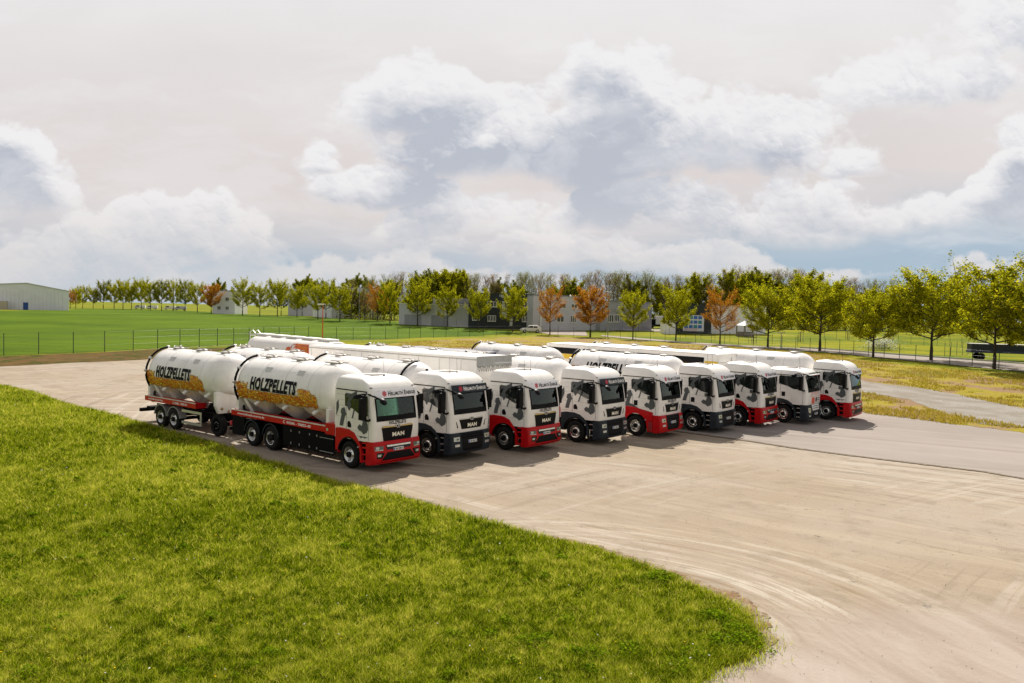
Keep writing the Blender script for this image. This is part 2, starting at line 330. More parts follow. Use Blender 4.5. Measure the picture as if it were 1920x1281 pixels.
# ------------------------------------------------------------------ mesh helpers
class MB:
    def __init__(s): s.v = []; s.f = []; s.m = []; s.mats = []
    def mi(s, m):
        if m not in s.mats: s.mats.append(m)
        return s.mats.index(m)
    def add(s, vs, fs, m):
        o = len(s.v); s.v += [tuple(v) for v in vs]; k = s.mi(m)
        for f in fs: s.f.append([i+o for i in f]); s.m.append(k)
    def box(s, x0, x1, y0, y1, z0, z1, m):
        s.add([(x0, y0, z0), (x1, y0, z0), (x1, y1, z0), (x0, y1, z0), (x0, y0, z1), (x1, y0, z1), (x1, y1, z1), (x0, y1, z1)],
              [(0, 3, 2, 1), (4, 5, 6, 7), (0, 1, 5, 4), (1, 2, 6, 5), (2, 3, 7, 6), (3, 0, 4, 7)], m)
    def prism(s, poly, fn, t0, t1, m):
        """poly of (a,b); fn(a,b,t)->xyz"""
        n = len(poly)
        vs = [fn(a, b, t0) for a, b in poly]+[fn(a, b, t1) for a, b in poly]
        s.add(vs, [tuple(range(n))[::-1], tuple(range(n, 2*n))]+[(i, (i+1) % n, n+(i+1) % n, n+i) for i in range(n)], m)
    def tube(s, pts, r, m, n=6, r1=None, cap=True):
        pts = [Vector(p) for p in pts]; k = len(pts); rings = []
        up = Vector((0, 0, 1))
        for i, p in enumerate(pts):
            d = (pts[min(i+1, k-1)]-pts[max(i-1, 0)]).normalized()
            a = d.cross(up)
            if a.length < 1e-3: a = d.cross(Vector((1, 0, 0)))
            a.normalize(); b = d.cross(a)
            rr = r if r1 is None else r+(r1-r)*i/(k-1)
            rings.append([p+(a*math.cos(2*math.pi*j/n)+b*math.sin(2*math.pi*j/n))*rr for j in range(n)])
        vs = [q for g in rings for q in g]
        fs = [(i*n+j, i*n+(j+1) % n, (i+1)*n+(j+1) % n, (i+1)*n+j) for i in range(k-1) for j in range(n)]
        if cap: fs += [tuple(range(n))[::-1], tuple(range((k-1)*n, k*n))]
        s.add(vs, fs, m)
    def lathe(s, prof, origin, axis, m, n=32, a0=0, a1=2*math.pi):
        """prof of (t along axis, r)"""
        ax = Vector(axis).normalized(); u = ax.orthogonal().normalized(); w = ax.cross(u); o = Vector(origin)
        full = abs(a1-a0-2*math.pi) < 1e-6; cnt = n if full else n+1
        vs = []
        for t, r in prof:
            for j in range(cnt):
                a = a0+(a1-a0)*j/n
                vs.append(o+ax*t+(u*math.cos(a)+w*math.sin(a))*r)
        fs = []
        for i in range(len(prof)-1):
            for j in range(n):
                j2 = (j+1) % cnt
                fs.append((i*cnt+j, i*cnt+j2, (i+1)*cnt+j2, (i+1)*cnt+j))
        s.add(vs, fs, m)
    def build(s, name, parent=None, smooth=None, bevel=0, **props):
        me = bpy.data.meshes.new(name); me.from_pydata(s.v, [], s.f); me.validate()
        for m in s.mats: me.materials.append(m)
        if len(s.m) == len(me.polygons): me.polygons.foreach_set('material_index', s.m)
        bm = bmesh.new(); bm.from_mesh(me)
        bmesh.ops.recalc_face_normals(bm, faces=bm.faces)
        if bevel:
            bmesh.ops.bevel(bm, geom=[e for e in bm.edges if e.is_manifold and e.calc_face_angle(0) > .5], offset=bevel, segments=2, affect='EDGES', profile=.6)
        bm.to_mesh(me); bm.free()
        if smooth:
            for p in me.polygons: p.use_smooth = True
            me.set_sharp_from_angle(angle=R_(smooth))
        o = bpy.data.objects.new(name, me); col.objects.link(o)
        if parent is not None: o.parent = parent
        for k, v in props.items(): o[k] = v
        return o
def empty(name, loc, rz, label, cat, group=None, ry=0.0, scale=1.0):
    o = bpy.data.objects.new(name, None); col.objects.link(o); o.location = loc
    o.rotation_mode = 'XYZ'; o.rotation_euler = (0, ry, rz); o.scale = (scale,)*3
    o['label'] = label; o['category'] = cat
    if group: o['group'] = group
    return o
def kids(o): return list(o.children)
def copy_tree(o, parent=None, ob=None):
    c = o.copy(); col.objects.link(c); c.parent = parent
    for ch in kids(o): copy_tree(ch, c)
    return c

_txt = {}
def text2d(s, shear=0.0, bold=0.0, cuts=()):
    key = (s, shear, bold, cuts)
    if key in _txt: return _txt[key]
    cu = bpy.data.curves.new('txt', 'FONT'); cu.body = s; cu.shear = shear; cu.offset = bold; cu.size = 1.0; cu.resolution_u = 2; cu.space_character = 1.12 if bold > .04 else 1.0
    o = bpy.data.objects.new('txt', cu); col.objects.link(o); bpy.context.view_layer.update()
    dg = bpy.context.evaluated_depsgraph_get(); me = bpy.data.meshes.new_from_object(o.evaluated_get(dg))
    bpy.data.objects.remove(o); bpy.data.curves.remove(cu)
    if cuts:
        bm = bmesh.new(); bm.from_mesh(me)
        ys = [v.co.y for v in bm.verts]; y0, y1 = min(ys), max(ys)
        for k in range(1, cuts[0]):
            bmesh.ops.bisect_plane(bm, geom=bm.verts[:]+bm.edges[:]+bm.faces[:], plane_co=(0, y0+(y1-y0)*k/cuts[0], 0), plane_no=(0, 1, 0))
        bm.to_mesh(me); bm.free()
    v = np.array([q.co[:] for q in me.vertices]); f = [tuple(p.vertices) for p in me.polygons]
    v[:, 0] -= v[:, 0].min(); v[:, 1] -= v[:, 1].min(); v[:, 0] /= v[:, 0].max(); v[:, 1] /= v[:, 1].max()
    bpy.data.meshes.remove(me)
    _txt[key] = (v, f); return v, f
def put_text(mb, s, fn, m, shear=0.0, bold=0.0, cuts=()):
    """fn(u,v) with u,v in 0..1"""
    v, f = text2d(s, shear, bold, cuts)
    mb.add([fn(a[0], a[1]) for a in v], f, m)

# ------------------------------------------------------------------ ground sheets
def sheet(name, pts, dz, m, step=4.0, kind='structure', rough=0.0):
    bm = bmesh.new()
    bm.faces.new([bm.verts.new((x, y, 0)) for x, y in pts])
    xs = [p[0] for p in pts]; ys = [p[1] for p in pts]
    def cuts(lo, hi, ax):
        k = math.floor(lo/step)*step
        while k < hi:
            if lo < k < hi:
                bmesh.ops.bisect_plane(bm, geom=bm.verts[:]+bm.edges[:]+bm.faces[:], plane_co=(k, k, 0), plane_no=(1, 0, 0) if ax == 0 else (0, 1, 0))
            k += step
    cuts(max(min(ys), 20), min(max(ys), 240), 1); cuts(min(xs), max(xs), 0)
    bmesh.ops.triangulate(bm, faces=bm.faces)
    for v in bm.verts: v.co.z = float(Zt(v.co.x, v.co.y))+dz
    bmesh.ops.recalc_face_normals(bm, faces=bm.faces)
    if sum(f.normal.z for f in bm.faces) < 0: bmesh.ops.reverse_faces(bm, faces=bm.faces)
    me = bpy.data.meshes.new(name); bm.to_mesh(me); bm.free(); me.materials.append(m)
    for p in me.polygons: p.use_smooth = True
    o = bpy.data.objects.new(name, me); col.objects.link(o); o['kind'] = kind; return o
def PX(*l): return [G(*q) for q in l]
def wob(pts, amp, n=6, seed=1):
    """subdivide a polyline and roughen it"""
    rr = random.Random(seed); out = []
    for i in range(len(pts)-1):
        a, b = Vector(pts[i]), Vector(pts[i+1])
        for k in range(n):
            p = a.lerp(b, k/n); out.append((p.x+rr.uniform(-amp, amp), p.y+rr.uniform(-amp, amp)))
    out.append(tuple(pts[-1])); return out

# base ground reaching the horizon
xs = [-3000, -1200, -500]+list(range(-300, 301, 20))+[500, 1200, 3000]
ys = [-60, 0, 20, 36]+list(range(40, 240, 4))+[280, 400, 700, 1500, 4000]
mb = MB(); mb.add([(x, y, float(Zt(x, y))) for y in ys for x in xs], [(j*len(xs)+i, j*len(xs)+i+1, (j+1)*len(xs)+i+1, (j+1)*len(xs)+i) for j in range(len(ys)-1) for i in range(len(xs)-1)], GM['meadow'])
mb.build('ground', kind='structure', smooth=60)

crop_edge = [(0, 667), (94, 663.7), (194.6, 659.5), (300, 653), (407, 648), (500, 643), (637, 638), (718, 636.5), (800, 633), (877, 630.5), (960, 626)]
crop_top = [(960, 622), (880, 615), (780, 607.5), (730, 603), (640, 598), (560, 593), (455, 589), (400, 585.5), (330, 582), (230, 579.5), (160, 578.5), (125, 581.5), (0, 583)]
far_l = [(-400, 282), (-190, 120)]
sheet('crop_field', wob(PX(*crop_edge), .12, 4)+PX(*crop_top)+far_l, .03, GM['crop'], 6)
sheet('grass_bank', wob(PX((-300, 703), (0, 688), (130, 681), (270, 675), (360, 668)), .25, 8, 3)+PX((450, 652), (300, 655), (194.6, 661), (94, 665), (0, 669), (-300, 683)), .02, GM['bank'], 4)
lot = wob(PX((0, 688), (130, 681), (270, 675), (400, 664), (560, 657)), .12, 8, 5)+PX((900, 652), (1200, 662), (1500, 700), (1640, 775), (1720, 787), (1830, 801), (1920, 813))+[(70, 44), (70, -40), (-80, -40), (-130, 60), (-90, 76)]
sheet('gravel_lot', lot, .012, GM['gravel'], 4)
asp = PX((1150, 690), (1500, 720), (1620, 775), (1700, 784.5), (1800, 797.5), (1920, 812))+[(60, 45.5), (60, 28.5)]+PX((1920, 899), (1840, 885), (1740, 873), (1640, 861), (1500, 843), (1400, 827.5), (1300, 814), (1200, 800), (1080, 760))
sheet('asphalt_apron', asp, .030, GM['asphalt'], 4)
ea = wob(PX((1920, 900), (1840, 886), (1740, 874), (1640, 862), (1500, 844), (1400, 828.5), (1300, 815), (1200, 801)), .05, 14, 41); eb = wob(PX((1200, 799), (1300, 813), (1400, 826.5), (1500, 842), (1640, 860), (1740, 872), (1840, 884), (1920, 898)), .03, 14, 42)
sheet('asphalt_edge', ea+eb, .036, mat('edge_brown', (.20, .165, .12), .95, var=.4, scale=6, spec=.1), 4)  # thin darker brown strip along the lower border of the apron
verge_t = [(560, 655), (650, 650), (720, 646), (800, 640), (877, 635), (1000, 631.5), (1150, 636), (1300, 646), (1450, 657), (1560, 666), (1640, 680), (1750, 690), (1920, 704), (2000, 712)]
sheet('dry_verge', PX(*verge_t)+[(64, 46)]+wob(PX((1930, 814), (1800, 797.5), (1700, 784.5), (1620, 775)), .18, 14, 2)+PX((1500, 715), (1300, 678), (1000, 655), (700, 652)), .040, GM['dry'], 4)
sheet('gravel_track', wob(PX((1600, 712), (1640, 719), (1720, 728), (1800, 742), (1920, 768)), .15, 8, 11)+[(50, 52), (48, 50)]+wob(PX((1925, 803), (1850, 798), (1780, 778), (1700, 750), (1640, 740), (1600, 733)), .18, 8, 12), .055, GM['stone'], 4)
road = PX((1380, 647.5), (1549, 656), (1689, 667), (1774, 673), (1920, 684), (2100, 697))+PX((2100, 714), (1920, 698), (1802, 687), (1689, 675.6), (1549, 661.5), (1380, 650.5))
sheet('road', road, .07, GM['asphalt'], 5)
sheet('foot_path', PX((1129, 629), (1154, 631), (1231, 637), (1300, 643), (1380, 647.5), (1380, 650), (1300, 646), (1231, 640), (1154, 633.5), (1126, 631)), .07, GM['smooth'], 5)
sheet('access_road', PX((1003, 622), (1055, 619.5), (1098, 621.5), (1102, 630), (1030, 627.5)), .05, GM['smooth'], 5)
sheet('service_road', PX((1130, 616.5), (1250, 618), (1400, 622), (1400, 625), (1250, 622.5), (1150, 620)), .06, GM['smooth'], 6)
# kerb on the far side of the road
kb = MB()
kp = PX((1500, 652.5), (1549, 655.3), (1689, 666.2), (1774, 672.2), (1920, 683.2), (2100, 696))
for a, b in zip(kp[:-1], kp[1:]):
    A, B = V3(a), V3(b); d = (B-A).normalized(); n = Vector((-d.y, d.x, 0))*.18
    kb.add([A+n*0, B+n*0, B+n, A+n, A+Vector((0, 0, .2)), B+Vector((0, 0, .2)), B+n+Vector((0, 0, .2)), A+n+Vector((0, 0, .2))], [(0, 1, 5, 4), (4, 5, 6, 7), (2, 3, 7, 6)], lgrey)
kb.build('road_kerb', kind='structure')
lawn_e = [(-120, 706), (0, 724), (60, 737), (130, 762), (190, 776), (260, 795), (330, 816), (400, 835), (470, 860), (540, 880), (620, 905), (700, 924), (770, 942), (830, 960), (950, 992), (1040, 1018), (1090, 1030), (1130, 1043), (1190, 1062), (1240, 1082), (1300, 1105), (1370, 1135), (1405, 1165), (1428, 1213), (1400, 1240), (1340, 1262), (1310, 1290)]
lawn_poly = wob(PX(*lawn_e), .09, 7, 21)+[(.5, 4), (-60, 4), (-75, 40)]
sheet('lawn', lawn_poly, .045, GM['lawn'], 4)
ring = wob(PX((1030, 1006), (1130, 1027), (1240, 1064), (1330, 1098), (1402, 1126), (1443, 1164), (1456, 1208)), .09, 7, 31)+wob(PX((1400, 1245), (1428, 1213), (1405, 1165), (1370, 1140), (1240, 1088), (1130, 1050), (1060, 1030)), .08, 6, 32)
def m_dirt(N, v, b):
    f = N.noise(v, 11, 6, .75); n = N.noise(v, 1.6, 5, .7)
    c = N.mix(N.ss(n, .35, .65), (.30, .19, .10), (.42, .35, .26)); c = N.mix(N.ss(f, .5, .66), c, (.16, .11, .07))
    N.l(c, b.inputs['Base Color']); bumpit(N, b, f, .9, .1)
sheet('dirt_strip', ring, .026, ground_mat('dirt', m_dirt), 4)

# ------------------------------------------------------------------ grass (numpy)
def inpoly(x, y, poly):
    c = np.zeros(len(x), bool); n = len(poly)
    for i in range(n):
        x1, y1 = poly[i]; x2, y2 = poly[(i+1) % n]
        if y1 == y2: continue
        k = ((y1 > y) != (y2 > y)) & (x < (x2-x1)*(y-y1)/(y2-y1)+x1); c ^= k
    return c
def vnoise(x, y, s, seed):
    g = np.random.RandomState(seed).rand(256, 256)
    a = x*s+500; b = y*s+500; i = np.floor(a).astype(int); j = np.floor(b).astype(int); fx = sm(a-i); fy = sm(b-j)
    q = lambda u, v: g[u % 256, v % 256]
    return (q(i, j)*(1-fx)+q(i+1, j)*fx)*(1-fy)+(q(i, j+1)*(1-fx)+q(i+1, j+1)*fx)*fy
def mesh_np(name, verts, faces, rnd, m, **props):
    me = bpy.data.meshes.new(name); nv = len(verts); nf, k = faces.shape
    me.vertices.add(nv); me.vertices.foreach_set('co', verts.astype(np.float32).ravel())
    me.loops.add(nf*k); me.loops.foreach_set('vertex_index', faces.astype(np.int32).ravel())
    me.polygons.add(nf); me.polygons.foreach_set('loop_start', np.arange(0, nf*k, k, dtype=np.int32))
    me.update(calc_edges=True)
    at = me.attributes.new('rnd', 'FLOAT', 'POINT'); at.data.foreach_set('value', rnd.astype(np.float32))
    me.materials.append(m); return me
def blades(name, x, y, h, w, rnd, m, label, rs, lean=.5, cat='grass'):
    n = len(x); a = rs.rand(n)*2*np.pi; z = Zt(x, y)+.03
    dx = np.cos(a)*w/2; dy = np.sin(a)*w/2; la = rs.rand(n)*2*np.pi; ll = h*lean*rs.rand(n)
    tx = np.cos(la)*ll; ty = np.sin(la)*ll
    V = np.stack([np.stack([x-dx, y-dy, z], 1), np.stack([x+dx, y+dy, z], 1), np.stack([x+dx*.7+tx*.4, y+dy*.7+ty*.4, z+h*.6], 1), np.stack([x+tx, y+ty, z+h], 1), np.stack([x-dx*.7+tx*.4, y-dy*.7+ty*.4, z+h*.6], 1)], 1).reshape(-1, 3)
    o = np.arange(n)[:, None]*5
    f = np.concatenate([o+np.array([[0, 1, 2, 4]]), o+np.array([[4, 2, 3, 3]])], 1).reshape(-1, 4)
    q = f[0::2]; t = f[1::2][:, :3]
    faces = np.concatenate([q[:, [0, 1, 2]], q[:, [0, 2, 3]], t])
    me = mesh_np(name, V, faces, np.repeat(rnd, 5), m)
    ob = bpy.data.objects.new(name, me); col.objects.link(ob); ob['kind'] = 'stuff'; ob['label'] = label; ob['category'] = cat; return ob
rs = np.random.RandomState(4)
def scatter(n, ymin, ymax, xl, xr, poly, power=1.0):
    # density falls with distance like 1/y^power of area
    y = ymin*(ymax/ymin)**rs.rand(n*3); x = (xl+(xr-xl)*rs.rand(n*3))*y
    k = inpoly(x, y, poly); return x[k][:n], y[k][:n]
lx, ly = scatter(430000, 12.3, 62, -.70, .35, lawn_poly)
cl = vnoise(lx, ly, .45, 1)*.15+vnoise(lx, ly, 1.5, 2)*.20+vnoise(lx, ly, 4.7, 3)*.30+vnoise(lx, ly, 10.9, 4)*.35
kk = cl > .08+.16*rs.rand(len(cl)); lx, ly, cl = lx[kk], ly[kk], cl[kk]
near = np.clip(ly/14, 1, 3)
h = (.035+.30*np.clip(cl-.25, 0, 1)+.06*rs.rand(len(lx)))*near**.35
rn = np.clip(.44+.42*(vnoise(lx, ly, .22, 7)-.5)+.35*(vnoise(lx, ly, 1.1, 17)-.5)+.40*(vnoise(lx, ly, 4.1, 27)-.5)+.8*(vnoise(lx, ly, 9.5, 28)-.5)+.8*(vnoise(lx, ly, 19., 29)-.5)+.95*(rs.rand(len(lx))-.5)+.5*(cl-.5), 0, .97)
rn = np.where(rs.rand(len(lx)) < .03, 1.0, rn)
blades('grass_blades', lx, ly, h, .011*near, rn, grass_m, 'long uneven green grass on the lawn in the foreground', rs, 1.35)
ed = wob(PX(*lawn_e[1:]), .10, 60, 91); ed = np.array(ed); ed = ed[ed[:, 1] < 60]; q_ = rs.randint(0, len(ed), 9000); off = rs.randn(9000, 2)*.13*np.abs(vnoise(ed[q_, 0], ed[q_, 1], .8, 33)*2.2)[:, None]
ex_, ey_ = ed[q_, 0]+off[:, 0], ed[q_, 1]+off[:, 1]
blades('edge_grass', ex_, ey_, .05+.10*rs.rand(9000), .012*np.clip(ey_/14, 1, 3), np.clip(.35+.6*rs.rand(9000), 0, 1), grass_m, 'stray grass tufts along the ragged edge of the lawn', rs, 1.2)
# clumps of broad leaves in the lawn
cx, cy = scatter(90, 12.6, 50, -.66, .33, lawn_poly)
ecl = [G(1385, 1195), G(1350, 1215), G(1395, 1215), G(1270, 1262), G(1340, 1170), G(1180, 1230), G(1110, 1240), G(1300, 1240), G(1240, 1090), G(1230, 1095), G(1000, 1215)]
bx = []; by = []; bz = []
for (x0, y0), rad in list(zip(zip(cx, cy), .07+.18*rs.rand(len(cx))))+[(e, .42) for e in ecl]:
    n = int(300*rad*rad/.12)+40; a = rs.rand(n)*6.283; r = rad*np.sqrt(rs.rand(n))*(1+.35*np.sin(3*a+x0*9)+.25*np.sin(5*a+y0*7))
    bx.append(x0+r*np.cos(a)); by.append(y0+r*np.sin(a)); bz.append(.05+(.10+.08*rs.rand())*(1-(r/rad)**2)*rs.rand(n)+.05)
bx = np.concatenate(bx); by = np.concatenate(by); bz = np.concatenate(bz); n = len(bx)
def leafquads(P, size, rs, tilt=1.0):
    n = len(P); nrm = rs.randn(n, 3); nrm[:, 2] = np.abs(nrm[:, 2])+tilt; nrm /= np.linalg.norm(nrm, axis=1)[:, None]
    a = np.cross(nrm, rs.randn(n, 3)); a /= np.linalg.norm(a, axis=1)[:, None]; b = np.cross(nrm, a)
    s = (size*(.6+.8*rs.rand(n)))[:, None]
    V = np.stack([P-a*s, P-b*s*.6, P+a*s, P+b*s*.6], 1).reshape(-1, 3); f = np.arange(4*n).reshape(n, 4); return V, f
V_, f_ = leafquads(np.stack([bx, by, bz+Zt(bx, by)], 1), .028*np.clip(by/14, 1, 2.5), rs, 1.5)
me = mesh_np('broad_leaves', V_, f_, np.repeat(rs.rand(n), 4), clover_m)
ob = bpy.data.objects.new('broad_leaves', me); col.objects.link(ob); ob['kind'] = 'stuff'; ob['label'] = 'dark green clumps of broad leaved weeds in the lawn'; ob['category'] = 'weeds'
dx_, dy_ = scatter(330, 13, 60, -.66, .30, lawn_poly); ex = [(x+.1, y) for x, y in wob(PX((330, 816), (400, 836), (470, 861)), .5, 12, 3)]
dx_ = np.concatenate([dx_, [q[0] for q in ex]]); dy_ = np.concatenate([dy_, [q[1] for q in ex]])
V_, f_ = leafquads(np.stack([dx_, dy_, Zt(dx_, dy_)+.13+.08*rs.rand(len(dx_))], 1), .020*np.clip(dy_/16, 1, 2.2), rs, 2.5)
me = mesh_np('flower_heads', V_, f_, np.repeat((rs.rand(len(dx_)) < .45).astype(float), 4), leaf_mat('flower_petals', [(.75, .50, .02), (.75, .55, .03), (.75, .75, .70)], .2))
ob = bpy.data.objects.new('flower_heads', me); col.objects.link(ob); ob['kind'] = 'stuff'; ob['label'] = 'tiny yellow and white flowers dotted over the lawn'; ob['category'] = 'flowers'
# dry tufts on the verge and the bank
vp = PX(*verge_t)+[(64, 46)]+PX((1930, 814), (1800, 799), (1700, 786), (1625, 777), (1500, 715), (1000, 655))
vx, vy = scatter(60000, 44, 130, -.32, .68, vp)
trk = PX((1600, 712), (1720, 728), (1920, 768))+[(50, 50)]+PX((1925, 803), (1780, 778), (1640, 740), (1600, 733))
k = ~inpoly(vx, vy, trk); vx, vy = vx[k], vy[k]
q = vnoise(vx, vy, .3, 9)*.6+vnoise(vx, vy, 1.1, 10)*.4; k = q > .47; vx, vy, q = vx[k], vy[k], q[k]
blades('dry_grass_tufts', vx, vy, .06+.16*q*rs.rand(len(vx))*2, .07*np.ones(len(vx)), np.clip(q+.5*(rs.rand(len(vx))-.5), 0, 1), dry_m, 'yellowed dry grass tufts on the verge beside the asphalt', rs, .8)
# loose stones on the lot
def stones():
    mbx = MB(); rr = random.Random(5); n = 0
    while n < 700:
        y = 13*(3.2)**rr.random(); x = (rr.uniform(-.05, .66))*y
        if inpoly(np.array([x]), np.array([y]), lawn_poly)[0]: continue
        s = rr.uniform(.005, .013)*(1+(y-13)/30); z = float(Zt(x, y))+.02
        vs = [(x+s*rr.uniform(.7, 1.2), y, z), (x, y+s*rr.uniform(.7, 1.2), z), (x-s*rr.uniform(.7, 1.2), y, z), (x, y-s, z), (x+rr.uniform(-.3, .3)*s, y, z+s*.8)]
        mbx.add(vs, [(0, 1, 4), (1, 2, 4), (2, 3, 4), (3, 0, 4)], mat('stone_dark', (.20, .19, .175), .9) if rr.random() < .6 else mat('stone_pale', (.55, .5, .43), .9)); n += 1
    o = mbx.build('loose_stones'); o['kind'] = 'stuff'; o['label'] = 'small loose stones scattered on the gravel'; o['category'] = 'stones'
stones()
# ------------------------------------------------------------------ vehicles
def interp(z, tab):
    if z <= tab[0][0]: return tab[0][1]
    for (a, u), (b, w) in zip(tab[:-1], tab[1:]):
        if z <= b: return u+(w-u)*(z-a)/(b-a)
    return tab[-1][1]
class Cab:
    """a truck cab as one family of curved front cross sections; +X forward, Z up, origin under the front axle"""
    HWC = 1.22
    def __init__(s, kind):
        s.k = kind
        if kind == 'M':
            s.front = [(1.12, 1.42), (1.6, 1.43), (1.95, 1.41), (2.3, 1.34), (2.82, 1.20), (2.95, 1.14), (3.08, 1.0), (3.16, .7), (3.2, .3), (3.22, .1)]
            s.hwt = [(2.9, 1.22), (3.0, 1.20), (3.1, 1.15), (3.17, 1.04), (3.2, .9), (3.22, .6)]
            s.levels = [1.14, 1.5, 1.93, 2.3, 2.6, 2.82, 2.95, 3.05, 3.12, 3.17, 3.2, 3.22]
        else:
            s.front = [(1.12, 1.41), (1.5, 1.43), (1.95, 1.41), (2.3, 1.36), (2.84, 1.25), (3.1, 1.17), (3.25, 1.08), (3.38, .95), (3.48, .80), (3.55, .6), (3.585, .4), (3.60, .15)]
            s.hwt = [(3.05, 1.22), (3.2, 1.205), (3.38, 1.17), (3.48, 1.12), (3.55, 1.04), (3.585, .93), (3.60, .6)]
            s.levels = [1.14, 1.5, 1.97, 2.3, 2.6, 2.84, 3.1, 3.2, 3.3, 3.38, 3.44, 3.49, 3.53, 3.56, 3.585, 3.60]
        s.ws = (s.levels[2], s.levels[5])
        s.rear = -.95
    def hw(s, z): return interp(z, s.hwt)
    def surf(s, y, z, base=None):
        x0 = interp(z, base or s.front); w = s.hw(z)/s.HWC; a = min(abs(y)/w, 1.2199)
        if a <= 1.09: return x0-.05*(a/1.09)**2
        t = math.asin(min(1, (a-1.09)/.13)); return x0-.05-.115*(1-math.cos(t))-.01*t
    def loop(s, z, base=None, x_start=None):
        w = s.hw(z)/s.HWC; pts = []
        x0 = s.rear+max(0, (z-3.0))*.12+max(0, z-3.45)*.8 if x_start is None else x_start
        xc = interp(z, base or s.front)-.05-.115-.022
        side = [(x0+(xc-x0)*t, -1.22*w) for t in (0, .3, .6, .85, 1)]
        arc = []
        for t in (70, 50, 30, 12): y = -(1.09+.13*math.sin(R_(t)))*w; arc.append((s.surf(y, z, base), y))
        fr = [(s.surf(y*w, z, base), y*w) for y in (-1.09, -1.0, -.7, -.35, 0, .35, .7, 1.0, 1.09)]
        half = side+arc
        return half+fr+[(x, -y) for x, y in half[::-1]]
    def shell(s, mb, m, hole=True):
        L = [s.loop(z) for z in s.levels]; n = len(L[0]); vs = [(x, y, z) for z, l in zip(s.levels, L) for x, y in l]; fs = []
        for i in range(len(L)-1):
            for j in range(n):
                j2 = (j+1) % n
                if hole and s.ws[0] <= s.levels[i] < s.ws[1] and 10 <= j < 16: continue
                fs.append((i*n+j, i*n+j2, (i+1)*n+j2, (i+1)*n+j))
        fs.append(tuple((len(L)-1)*n+j for j in range(n)))
        mb.add(vs, fs, m)
    def fpatch(s, mb, poly, off, th, m, base=None, step=.12):
        """poly of (y,z) laid on the front skin, off metres proud, th thick"""
        bm = bmesh.new(); bm.faces.new([bm.verts.new((y, z, 0)) for y, z in poly])
        ys = [q[0] for q in poly]; k = math.floor(min(ys)/step)*step
        zs = [q[1] for q in poly]
        for lim, no in ((ys, (1, 0, 0)), (zs, (0, 1, 0))):
            st = step if no[0] else .25
            k = math.floor(min(lim)/st)*st
            while k < max(lim):
                if min(lim) < k < max(lim): bmesh.ops.bisect_plane(bm, geom=bm.verts[:]+bm.edges[:]+bm.faces[:], plane_co=(k, k, 0), plane_no=no)
                k += st
        bmesh.ops.triangulate(bm, faces=bm.faces); bm.verts.index_update()
        V = [(v.co.x, v.co.y) for v in bm.verts]; Fc = [tuple(v.index for v in f.verts) for f in bm.faces]
        E = [tuple(v.index for v in e.verts) for e in bm.edges if len(e.link_faces) == 1]; bm.free(); n = len(V)
        vs = [(s.surf(y, z, base)+off, y, z) for y, z in V]+[(s.surf(y, z, base)+off-th, y, z) for y, z in V]
        mb.add(vs, Fc+[tuple(i+n for i in f[::-1]) for f in Fc]+[(a, b, b+n, a+n) for a, b in E], m)
def frect(y0, y1, z0, z1): return [(y0, z0), (y1, z0), (y1, z1), (y0, z1)]
def sidep(mb, poly, y0, th, m, sg=-1):
    """poly (x,z) on a side plane; y0 = outer face distance, th = thickness inwards"""
    mb.prism(poly, lambda a, b, t: (a, sg*t, b), y0-th, y0, m)
def wheel(root, x, y, sg, kind='front', dual=False, chrome=chrome):
    R = .53
    w = .30; mb = MB(); o = (x, sg*(y-w), R)
    mb.lathe([(0, .30), (0, .47), (.02, .51), (.05, R), (w-.05, R), (w-.015, .505), (w, .46), (w+.004, .40), (w-.005, .32), (w-.03, .29)], o, (0, sg, 0), rubber, 36)
    if dual: mb.lathe([(-.34, .30), (-.34, .5), (-.30, R), (-.07, R), (-.03, .5), (-.03, .3)], o, (0, sg, 0), rubber, 28)
    t = mb.build('wheel', root, 40)
    mb = MB()
    if kind == 'front':
        mb.lathe([(w-.03, .292), (w+.002, .30), (w-.005, .285), (w-.10, .262), (w-.13, .24), (w-.06, .20), (w-.03, .16), (w-.02, .125), (w-.02, .115)], o, (0, sg, 0), chrome, 36)
        mb.lathe([(w-.02, .118), (w+.05, .115), (w+.075, .09), (w+.08, 0.0)], o, (0, sg, 0), black, 20)
    else:
        mb.lathe([(w-.03, .292), (w+.002, .30), (w-.005, .285), (w-.12, .262), (w-.20, .24), (w-.22, .15)], o, (0, sg, 0), chrome, 36)
        mb.lathe([(w-.22, .16), (w-.06, .13), (w-.02, .11), (w-.01, 0.0)], o, (0, sg, 0), black, 20)
    dd = w-.035 if kind == 'front' else w-.21
    rr = .165 if kind == 'front' else .2
    for k in range(10):
        a = 2*math.pi*k/10
        mb.lathe([(dd, .02), (dd+.04, .018), (dd+.045, 0)], (x+rr*math.cos(a), o[1], R+rr*math.sin(a)), (0, sg, 0), silver, 6)
        a += .31
        mb.lathe([(w-.075, .026), (w-.072, .024), (w-.071, 0)], (x+.225*math.cos(a), o[1], R+.225*math.sin(a)), (0, sg, 0), black, 8)
    mb.build('rim', t, 40)
def arch_poly(cx, cz, ri, ro, a0, a1, n=16):
    return [(cx+ro*math.cos(R_(a0+(a1-a0)*i/n)), cz+ro*math.sin(R_(a0+(a1-a0)*i/n))) for i in range(n+1)]+[(cx+ri*math.cos(R_(a1+(a0-a1)*i/n)), cz+ri*math.sin(R_(a1+(a0-a1)*i/n))) for i in range(n+1)]
